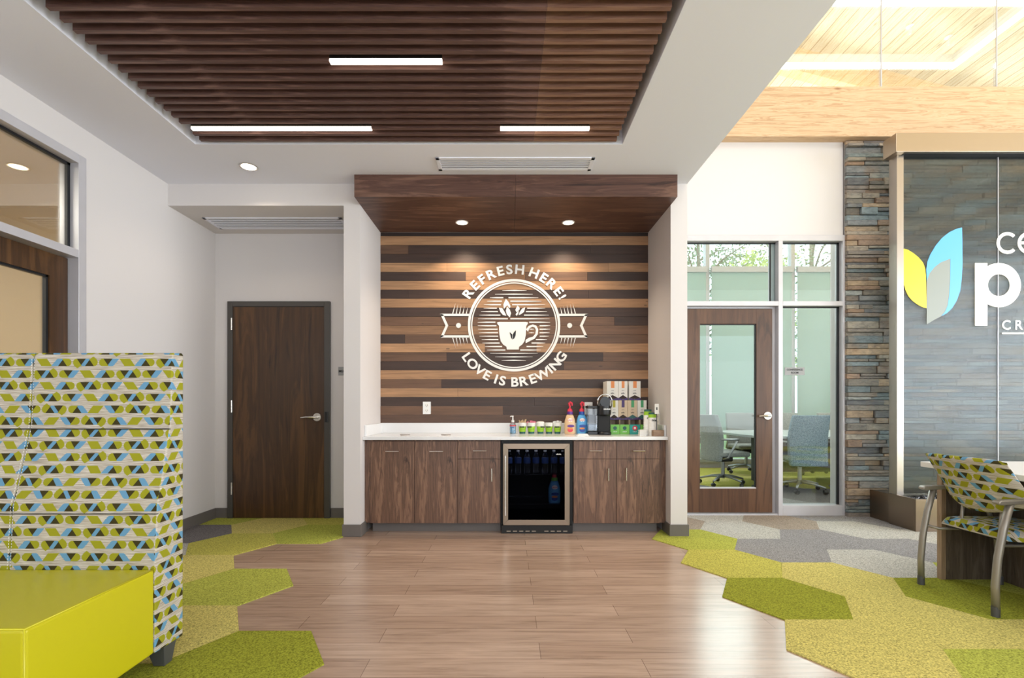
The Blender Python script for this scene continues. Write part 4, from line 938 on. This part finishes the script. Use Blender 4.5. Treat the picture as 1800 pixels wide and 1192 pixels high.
# cup stacks
for px, pyt, lab, yo in ((1141.5, 719.8, 'stack of upside-down green and white cups nearer the cartons', .05), (1147.0, 725.2, 'front stack of upside-down green and white cups by the side wall', 0)):
    x, y, s = at(px, 766); h = (766-pyt)/s
    y += yo
    t = thing('cup_stack', lab, 'cups', (x, y, ZK), 'stacks of paper cups')
    prof = [(.001, 0), (.038, 0)]
    for k in range(10): prof += [(.0385, k*h/12), (.0385, k*h/12+.004), (.0365, k*h/12+.006)]
    prof += [(.037, h*.78), (.031, h*.985), (.001, h*.985)]
    obj('cups', MB().lathe(prof, (x, y, ZK), 24), paper, t, smooth='auto')
    obj('print_band', MB().lathe([(.0372, h*.78), (.0374, h*.78), (.0338, h*.92), (.0334, h*.92)], (x, y, ZK), 24), lime, t)
    obj('base_band', MB().lathe([(.0338, h*.92), (.0341, h*.92), (.032, h), (.001, h)], (x, y, ZK), 24), teal, t)
    mb = MB(); add_text(mb, 'eco', .03, x+.004, y-.0385, ZK+h*.66, PI-.1, .0006, .001); obj('lettering', mb, M['gasket'], t)
# card holder on a wood block
x, y, s = at(1156, 766.8)
t = thing('card_holder', 'wooden block with a thin upright rod holding a small tag', 'sign holder', (x, y, ZK))
blk = walnut('oak_block', [(.34, (112, 86, 64)), (.5, (146, 116, 90)), (.7, (170, 140, 112))], 0, 2)
obj('block', MB().box(x-.047, x+.047, y-.03, y+.03, ZK, ZK+.055), blk, t, bevel=.004)
obj('rod', MB().tube([(x-.008, y, ZK+.05), (x-.010, y, ZK+.235)], .004, 8), M['leg'], t)
obj('tag', MB().box(x-.028, x+.010, y-.006, y-.004, ZK+.20, ZK+.29), paper, t)
obj('tag_mark', MB().box(x-.014, x-.004, y-.0075, y-.006, ZK+.235, ZK+.26), M['gasket'], t)
# outlets
def outlet(cx, cy_, cz, label, axis='y'):
    t = thing('wall_outlet', label, 'outlet', (cx, cy_, cz-.06), 'white wall outlets')
    def bx(a0, a1, d0, d1, z0, z1): return (cx+a0, cx+a1, cy_-d1, cy_-d0, cz+z0, cz+z1) if axis == 'y' else (cx-d1, cx-d0, cy_+a0, cy_+a1, cz+z0, cz+z1)
    obj('plate', MB().box(*bx(-.04, .04, 0, .005, -.063, .063)), M['white'], t, bevel=.002)
    for dz_ in (-.026, .026):
        r = obj('socket', MB().box(*bx(-.018, .018, .005, .007, dz_-.018, dz_+.018)), paper, t, bevel=.003)
        obj('slots', MB().box(*bx(-.010, -.007, .007, .0075, dz_-.004, dz_+.008)).box(*bx(.007, .010, .007, .0075, dz_-.004, dz_+.008)).box(*bx(-.003, .003, .007, .0075, dz_-.014, dz_-.009)), M['gasket'], r)
outlet(PX(750.3, 174.4), YF, PZ(717.2, 174.4), 'white wall outlet on the plank wall at the left')
outlet(PX(1034.5, 174.4), YF, PZ(718, 174.4), 'white wall outlet half hidden behind the coffee maker tank')
outlet(AR, Yof(187), PZ(737, 187), 'white wall outlet on the right side wall of the alcove', 'x')

# ------------------------------------------------------------------ high-back bench
BX0, BX1 = -2.69, -1.47
kf = F/850
prof = [(2.02, .104), (2.02, .457), (2.034, .72), (2.055, .80), (2.09, .95), (2.107, 1.035), (2.112, 1.05), (2.125, 1.35), (2.133, 1.372), (2.19, 1.378), (2.2, 1.37), (2.196, .096)]
prof = [(y*kf, z) for y, z in prof]
bn = thing('high_back_bench', 'high-back bench with chartreuse seat and geometric upholstered back', 'bench', (-2.08, 1.8, 0))
mb = MB()
for a, b in ((BX0, -2.0815), (-2.0785, BX1)): mb.prism(prof, a, b, 'x')
obj('backrest', mb, M['fabric'], bn, bevel=.008, uv=True, seg=3)
obj('seam', MB().box(BX0+.01, BX1+.001, 2.104*kf-.001, 2.112*kf, 1.036, 1.040), M['blkm'], bn)
obj('seam', MB().box(BX0+.01, BX1+.0005, 2.031*kf-.0015, 2.04*kf, .683, .686), M['blkm'], bn)
mb = MB()
for i in range(1, len(prof)-5):
    (ya, za), (yb_, zb_) = prof[i], prof[i+1]; n = max(2, int((zb_-za)/.012))
    for k in range(n):
        t0 = k/n; t1 = (k+.55)/n
        for xo in (-.006, .006): mb.tube([(-2.08+xo, ya+(yb_-ya)*t0-.0012, za+(zb_-za)*t0), (-2.08+xo, ya+(yb_-ya)*t1-.0012, za+(zb_-za)*t1)], .0010, 4)
obj('stitching', mb, paper, bn)
obj('seat', MB().box(BX0, BX1, 1.473*kf, 2.018*kf, .105, .457), M['vinyl_y'], bn, bevel=.012, seg=4)
mb = MB(); q = .4555
mb.tube([(BX1-.004, 1.473*kf+.004, q), (BX1-.004, 2.018*kf, q)], .003, 8).tube([(BX0, 1.473*kf+.004, q), (BX1-.004, 1.473*kf+.004, q)], .003, 8).tube([(BX1-.004, 1.473*kf+.004, .11), (BX1-.004, 1.473*kf+.004, q)], .003, 8)
obj('piping', mb, M['vinyl_y'], bn, smooth=True)
for lx in (BX0+.06, BX1-.06):
    for ly, dr_ in ((2.125*kf, 1), (1.56*kf, -1)):
        w_ = .042; v = .024
        obj('leg', MB().hexa([(lx-v+.018, ly-v, 0.007), (lx+v+.018, ly-v, 0.007), (lx-v+.018, ly+v, 0.007), (lx+v+.018, ly+v, 0.007), (lx-w_+.01, ly-w_, .104), (lx+w_+.01, ly-w_, .104), (lx-w_+.01, ly+w_, .104), (lx+w_+.01, ly+w_, .104)]), M['leg'], bn, bevel=.002)

# ------------------------------------------------------------------ guest chair at the right
ch = thing('guest_chair', 'patterned guest chair with curved grey metal legs at the white table', 'chair', (2.85, 2.87, 0))
S_ = lambda y: y*kf
yN, yFr = S_(2.60), S_(3.068)
def leg_pts(y): return [(2.628, y, 0.05), (2.626, y, .17), (2.640, y, .32), (2.668, y, .47), (2.706, y, .615)]
for y in (yN, yFr):
    obj('leg', MB().tube(leg_pts(y), .0165, 14, ry=.020), M['taupe_metal'], ch, smooth=True)
    obj('foot_cap', MB().tube([(2.628, y, 0.006), (2.628, y, .06)], .0195, 14), M['leg'], ch, smooth='auto')
    obj('armrest', MB().prism([(2.625, .612), (2.64, .606), (3.0, .622), (3.02, .634), (3.0, .642), (2.64, .632), (2.627, .624)], y-.022, y+.022), M['taupe_metal'], ch, bevel=.008, seg=3)
    yi = y+(.05 if y == yN else -.05)
    obj('side_rail', MB().tube([(2.645, y, .385), (2.70, yi, .372), (2.85, yi, .372), (3.12, yi, .378)], .009, 8), M['taupe_metal'], ch, smooth=True)
    obj('leg', MB().tube([(3.0, y, .61), (3.05, y, .5), (3.10, y, .3), (3.13, y, .05)], .0125, 10), M['taupe_metal'], ch, smooth=True)
    obj('foot_cap', MB().tube([(3.13, y, .006), (3.13, y, .06)], .016, 10), M['leg'], ch, smooth='auto')
def back_fn(off):
    def fn(u, v):   # u across (0 near .. 1 far), v up
        yy = yN-.012+(yFr-yN+.024)*u
        e = abs(2*u-1); zlo = .525+.075*e**2.2; ztop = .845-.012*e**6
        z = zlo+(ztop-zlo)*v
        x = 2.79-.135*v+.045*v*v*0+.055*(1-e*e)*(-.6)+(.03 if e > .97 else 0)*0
        x += .045*e**2*(1-v*.7)
        ins = (.020*(1-min(1, (1-e)/.12)))+(0.012 if v > .97 or v < .03 else 0)
        return (x+(off if not off else (off-ins if off > 0 else off+ins)), yy, z)
    return fn
mb = MB(); nu, nv = 20, 16
fa, fb_ = back_fn(-.024), back_fn(.024); n = 0
mb.grid(fa, nu, nv); k1 = len(mb.v); mb.grid(fb_, nu, nv)
idx = lambda i, j: i*(nv+1)+j
for i in range(nu):
    for j in (0, nv): mb.face((idx(i, j), idx(i+1, j), k1+idx(i+1, j), k1+idx(i, j)))
for j in range(nv):
    for i in (0, nu): mb.face((idx(i, j), idx(i, j+1), k1+idx(i, j+1), k1+idx(i, j)))
obj('backrest', mb, M['fabric'], ch, smooth=True, uv='yz')
mb = MB(); xs0, xs1 = 2.725, 3.22
def seat_fn(top):
    def fn(u, v):
        x = xs0+(xs1-xs0)*u; e = abs(2*v-1); hw = (yFr-yN)/2-.005-.03*(abs(2*u-1)**5); y = (yN+yFr)/2+(2*v-1)*hw
        z = .445+.012*(1-e**4)-.018*u**4-.022*(1-u)**6*0 if top else .40
        if top: z -= .022*max(0, (e-.8)/.2)**2+.02*max(0, (.08-u)/.08)**2
        return (x, y, z)
    return fn
nu, nv = 18, 18; mb.grid(seat_fn(True), nu, nv); k1 = len(mb.v); mb.grid(seat_fn(False), nu, nv); idx = lambda i, j: i*(nv+1)+j
for i in range(nu):
    for j in (0, nv): mb.face((idx(i, j), idx(i+1, j), k1+idx(i+1, j), k1+idx(i, j)))
for j in range(nv):
    for i in (0, nu): mb.face((idx(i, j), idx(i, j+1), k1+idx(i, j+1), k1+idx(i, j)))
obj('seat', mb, M['fabric'], ch, smooth='auto', uv='yx')
obj('seat_pan', MB().box(2.76, 3.18, yN+.03, yFr-.03, .385, .402), M['blkm'], ch)
for y in (yN+.12, yFr-.12): obj('back_bracket', MB().tube([(2.80, y, .39), (2.77, y, .42), (2.79, y, .6)], .009, 8), M['taupe_metal'], ch, smooth=True)

# ------------------------------------------------------------------ table at the right
tb = thing('work_table', 'table with white top and grey-brown panel base by the guest chair', 'table', (3.25, 2.4, 0))
obj('tabletop', MB().box(2.80, 3.75, S_(1.3), S_(3.275), .727, .762), M['tabletop'], tb, bevel=.003)
obj('panel_leg', MB().box(2.86, 3.69, S_(3.152), S_(3.182), .006, .727), M['ash'], tb)
obj('panel_edge', MB().box(2.832, 2.86, S_(3.150), S_(3.184), .006, .727), M['ash_l'], tb)
obj('modesty_panel', MB().box(3.20, 3.225, S_(1.45), S_(3.151), .006, .7), M['ash'], tb)
obj('panel_leg', MB().box(2.86, 3.69, S_(1.42), S_(1.45), .006, .727), M['ash'], tb)

# ------------------------------------------------------------------ water wall
wf = thing('water_wall', 'steel framed glass water wall with lettering in front of stone', 'fountain', (5.1, 4.65, 0))
cx0 = 3.64; cy0, cy1 = Yof(188), Yof(182.4)
obj('header_cap', MB().box(cx0, 6.62, cy0, cy1+.02, PZ(266.5, 188), PZ(233.5, 188)), M['steel_h'], wf, bevel=.003)
obj('header_shadow_gap', MB().box(cx0+.1, 6.52, cy0+.03, cy1, PZ(272, 186), PZ(266.5, 188)), M['gasket'], wf)
zc0 = PZ(266.5, 188)
for a in (3.698, 6.48): obj('post', MB().box(a, a+.065, Yof(185.4), Yof(181.6), .29, zc0), M['steel'], wf, bevel=.002)
gy = Yof(184.6)
px_ = [3.765, 4.68, 5.595, 6.48]
for a, b in zip(px_[:-1], px_[1:]): obj('glass_panel', MB().box(a, b-.006, gy, gy+.012, .27, zc0-.002), M['wet'], wf)
for a in px_[1:-1]: obj('joint', MB().box(a-.006, a, gy-.001, gy+.013, .27, zc0-.01), M['alum'], wf)
bz = .297; Yb0 = Yof(195.6); ysm = Yof(182.5)
mb = MB()
mb.box(3.675, 3.70, Yb0+.025, ysm-.002, .006, bz).box(3.675, 6.6, Yb0, Yb0+.025, .006, bz).box(6.575, 6.6, Yb0+.025, ysm-.002, .006, bz).box(3.70, 6.575, ysm-.027, ysm-.002, .006, bz).box(3.70, 6.575, Yb0+.025, ysm-.027, .006, .04)
obj('basin', mb, M['steel_f'], wf, bevel=.0015)
obj('basin_box', MB().box(3.70, 6.6, ysm+.002, YS-.014, .006, bz-.012), M['steel_f'], wf, bevel=.0015)
mb = MB()
for k in range(420):
    x = R.uniform(3.72, 5.9); y = R.uniform(Yb0+.05, ysm-.06); r = R.uniform(.012, .026)
    mb.lathe([(.001, -r*.6), (r*.75, -r*.4), (r, 0), (r*.75, r*.4), (.001, r*.6)], (x, y, .262+R.uniform(0, .02)), 7)
mb.box(3.70, 6.57, Yb0+.03, ysm-.03, .05, .262)
pb = obj('pebbles', mb, plain('black_pebble', (34, 34, 38), .35), None); tag(pb, 'black river pebbles filling the steel basin under the glass', 'pebbles', None, 'stuff')
# lettering on the glass
lg = wf
s = 184.8; yl = gy-.001
ql = lambda x, y: (PX(1560+x/4.583, s), PZ(380+y/4.583, s))
def shape(name, pts, m, d=.003): return obj(name, MB().prism([ql(*p) for p in pts], yl-d, yl), m, lg)
yel = plain('yellow_vinyl', (240, 216, 24), .4, 0, None, 0); cyan = plain('sky_blue_vinyl', (84, 164, 224), .4, 0, None, 0); gry = plain('grey_vinyl', (132, 138, 132), .4, 0, None, 0)
shape('yellow_leaf', [(132, 262), (165, 270), (210, 298), (255, 335), (288, 375), (304, 420), (310, 470), (313, 560), (316, 742), (280, 732), (240, 710), (200, 680), (170, 645), (148, 600), (134, 550), (128, 480), (128, 350)], yel)
shape('blue_leaf', [(602, 92), (560, 100), (500, 128), (440, 175), (390, 235), (345, 310), (322, 370), (314, 430), (318, 520), (340, 460), (380, 410), (430, 372), (508, 342), (506, 520), (498, 640), (486, 720), (465, 770), (435, 805), (475, 785), (520, 745), (560, 680), (588, 600), (600, 500), (606, 380), (604, 200)], cyan)
shape('grey_leaf', [(508, 342), (430, 372), (380, 410), (340, 460), (318, 520), (317, 872), (370, 840), (435, 805), (465, 770), (486, 720), (498, 640), (506, 520)], gry, .002)
# bold p
mb = MB()
mb.prism([ql(706, 378), ql(806, 378), ql(806, 882), ql(706, 882)], yl-.003, yl)
c = ql(898, 556); mb.v = mb.v; mb.ring(c[0], c[1], 88/4.583/s, 178/4.583/s, yl-.0035, yl-.0002, 48)
obj('letter_p', mb, M['decal'], lg)
mb = MB(); c = ql(968, 216); mb.ring(c[0], c[1], 62/4.583/s, 88/4.583/s, yl-.003, yl, 40, math.radians(45), math.radians(315)); obj('letter_c', mb, M['decal'], lg)
mb = MB(); c = ql(1138, 216); mb.ring(c[0], c[1], 62/4.583/s, 88/4.583/s, yl-.003, yl, 40, math.radians(0), math.radians(315)); p = ql(1072, 226); mb.box(p[0], ql(1226, 0)[0], yl-.003, yl, p[1]-.0, ql(0, 204)[1]); obj('letter_e', mb, M['decal'], lg)
mb = MB(); x, z = ql(1010, 876); add_text(mb, 'C R E', .125, x+.13*.35, yl-.001, z, 0, .001, .0015); obj('small_lettering', mb, M['decal'], lg)
a = ql(925, 938); b = ql(1300, 950); obj('underline', MB().box(a[0], b[0], yl-.003, yl, b[1], a[1]), M['decal'], lg)

# ------------------------------------------------------------------ pendant light in the roof space and sprinklers
pd = thing('pendant_light', 'large white rectangular light frame hanging under the pine roof', 'ceiling light', (4.1, 5.8, 5.4))
z0, z1 = 5.5, 5.62; X0, X1 = 2.7, 5.79; Y0, Y1 = 5.23, 6.33; q = .1
for nm, (a, b, c, e) in (('far_bar', (X0, X1, Y1-q, Y1)), ('near_bar', (X0, X1, Y0, Y0+q)), ('left_bar', (X0, X0+q, Y0+q, Y1-q)), ('right_bar', (X1-q, X1, Y0+q, Y1-q))):
    r = obj('light_bar', MB().box(a, b, c, e, z0+.012, z1), M['white'], pd); obj('diffuser', MB().box(a+.001, b-.001, c+.001, e-.001, z0, z0+.012), M['led_w'], r)
for x, y in ((X0+.1, Y0+.05), (X1-.05, Y0+.05), (X0+.1, Y1-.05), (X1-.05, Y1-.05)): obj('cable', MB().tube([(x, y, z1), (x, y, roof_z(x))], .003, 6), M['white'], pd)
for (px, py, l) in ((1600, 46, 'small white sprinkler head on the pine roof, left of the two'), (1668, 65, 'small white sprinkler head on the pine roof, right of the two')):
    a, b = (px-CX)/F, (CY-py)/F; Y = (7.3-EYE)/(b+.26*a); X = a*Y; zz = roof_z(X)
    t = thing('sprinkler_head', l, 'sprinkler', (X, Y, zz-.1), 'roof sprinklers')
    obj('plate', MB().lathe([(.001, 0), (.045, 0), (.045, -.012), (.001, -.012)], (X, Y, zz+.006), 16), M['white'], t); obj('stem', MB().tube([(X, Y, zz), (X, Y, zz-.1)], .012, 8), M['white'], t)

# ------------------------------------------------------------------ conference table and chairs
tb = thing('conference_table', 'grey topped conference table with dark panel base behind the glass', 'table', (4.8, 7.1, 0))
top = [(3.22, 6.75), (3.26, 6.5), (3.5, 6.32), (4.2, 6.25), (5.4, 6.22), (6.6, 6.3), (6.9, 6.6), (6.95, 7.1), (6.9, 7.6), (6.6, 7.9), (5.4, 7.96), (4.2, 7.94), (3.5, 7.86), (3.26, 7.6), (3.22, 7.35)]
obj('tabletop', MB().prism(top, .712, .745, 'z'), plain('pale_grey_top', (178, 184, 184), .25), tb, bevel=.004)
obj('base_panel', MB().box(3.72, 3.78, 6.75, 7.45, .006, .712), M['blkm'], tb); obj('base_panel', MB().box(6.1, 6.16, 6.75, 7.45, .006, .712), M['blkm'], tb)
obj('spine_panel', MB().box(3.78, 6.1, 6.95, 6.99, .2, .712), M['blkm'], tb)
def office_chair(mt, label):
    # faces +Y at rest
    t = thing('office_chair', label, 'chair', (0, 0, 0), 'conference room swivel chairs')
    def bk(off):
        def fn(u, v):
            e = 2*u-1; z = .36+.65*v; w = .235+.018*math.sin(v*PI*.9)-.01*v
            y = -.24-.055*v+.05*math.sin(v*PI)*1.0+.05*e*e+off*(1-.0*abs(e))
            return (e*w, y, z)
        return fn
    mb = MB(); nu, nv = 12, 12; mb.grid(bk(-.032), nu, nv); k1 = len(mb.v); mb.grid(bk(.032), nu, nv); idx = lambda i, j: i*(nv+1)+j
    for i in range(nu):
        for j in (0, nv): mb.face((idx(i, j), idx(i+1, j), k1+idx(i+1, j), k1+idx(i, j)))
    for j in range(nv):
        for i in (0, nu): mb.face((idx(i, j), idx(i, j+1), k1+idx(i, j+1), k1+idx(i, j)))
    obj('backrest', mb, mt, t, bevel=.012, smooth=True)
    obj('seat', MB().box(-.25, .25, -.20, .27, .42, .49), mt, t, bevel=.03, seg=4)
    obj('mechanism', MB().box(-.1, .1, -.16, .1, .34, .42), M['blk'], t, bevel=.02)
    obj('gas_column', MB().tube([(0, 0, .1), (0, 0, .36)], .026, 14), M['silver'], t, smooth='auto')
    for sx in (-1, 1): obj('armrest', MB().tube([(sx*.2, -.12, .40), (sx*.29, -.1, .42), (sx*.30, .02, .64), (sx*.30, .05, .665), (sx*.29, -.2, .67)], .014, 8), M['silver'], t, smooth=True)
    for k in range(5):
        a = 2*PI*k/5+.3; c_, s2 = math.cos(a), math.sin(a)
        lg_ = obj('base_leg', MB().tube([(c_*.02, s2*.02, .135), (c_*.15, s2*.15, .125), (c_*.31, s2*.31, .085)], [.024, .018, .013], 8), M['silver'], t, smooth=True)
        n0 = MB(); n0.tube([(c_*.31, s2*.31, .085), (c_*.31, s2*.31, .055)], .007, 6)
        n0.lathe([(.001, -.026), (.026, -.024), (.03, -.012), (.03, .012), (.026, .024), (.001, .026)], (0, 0, 0), 14, 'x'); m0 = len(n0.v)-6*14
        n0.transform(Matrix.Translation((c_*.31, s2*.31, .036)) @ Matrix.Rotation(a+.8, 4, 'Z'), m0)
        obj('caster', n0, M['blk'], lg_, smooth='auto')
    return t
for (x, y, r, mt, lab) in ((3.86, 6.45, .0, 'tweed', 'blue-grey swivel chair with its back to us behind the sidelight pane'), (3.08, 6.98, -PI/2+.15, 'tweed_g', 'grey swivel chair side-on behind the glass of the brown door'),
                          (4.02, 8.22, PI, 'tweed_g', 'grey swivel chair across the table, half hidden by the door edge and lever'), (4.80, 8.25, PI, 'tweed_g', 'grey swivel chair across the table, just left of the blue-grey chair'), (5.60, 8.22, PI, 'tweed_g', 'grey swivel chair across the table at the right edge of the sidelight')):
    o = office_chair(M[mt], lab); o.location = (x, y, .006); o.rotation_euler = (0, 0, r)

# ------------------------------------------------------------------ outside: ground and trees
single('lawn', 'green lawn outside the conference room windows', 'lawn', MB().box(-10, 25, 9.3, 40, -.2, -.05), plain('grass', (120, 140, 90), .95))['kind'] = 'structure'
leafm = [plain('grey_green_leaves', (116, 136, 108), .8), plain('yellow_green_leaves', (176, 190, 96), .8)]; bark = plain('bark', (110, 100, 90), .9)
def tree(x, y, h, r, m, label, n=2600, thin=False):
    t = thing('tree', label, 'tree', (x, y, -.05), 'trees outside the conference room')
    mb = MB().tube([(x, y, -.05), (x+.1, y, h*.5), (x+.05, y, h*.9)], [.14, .1, .04], 8)
    for k in range(9):
        a = R.uniform(0, 2*PI); zz = h*R.uniform(.35, .8); mb.tube([(x+.08, y, zz), (x+r*.5*math.cos(a), y+r*.5*math.sin(a), zz+.5), (x+r*.9*math.cos(a), y+r*.9*math.sin(a), zz+.7)], [.04, .025, .01], 5)
    obj('trunk', mb, bark, t)
    mb = MB(); cl = [(x+R.uniform(-r, r)*.8, y+R.uniform(-r, r)*.8, h*R.uniform(.35, 1)) for _ in range(26)]
    for k in range(n):
        c_ = R.choice(cl); q = Vector((R.gauss(0, 1), R.gauss(0, 1), R.gauss(0, .8)))*r*.2; p = Vector(c_)+q; s_ = R.uniform(.04, .09)
        u_ = Vector((R.gauss(0, 1), R.gauss(0, 1), R.gauss(0, 1))).normalized(); w_ = u_.cross(Vector((R.gauss(0, 1), R.gauss(0, 1), 1))).normalized()
        mb.add([p-u_*s_, p+w_*s_*.5, p+u_*s_, p-w_*s_*.5], [(0, 1, 2, 3)])
    obj('foliage', mb, m, t)
tree(6.0, 15.5, 7.5, 2.2, leafm[0], 'grey-green tree outside, seen through the middle of the left transom', 5200)
tree(7.4, 14.5, 5.4, 1.1, leafm[1], 'yellow-green rounded tree outside, low at the right of the left transom', 3200)
tree(10.2, 16.5, 8.5, 2.6, leafm[0], 'tall thin tree outside, seen through the right transom', 3000)
tree(3.6, 16, 7.2, 1.3, leafm[0], 'tree outside at the left edge of the left transom', 2200)
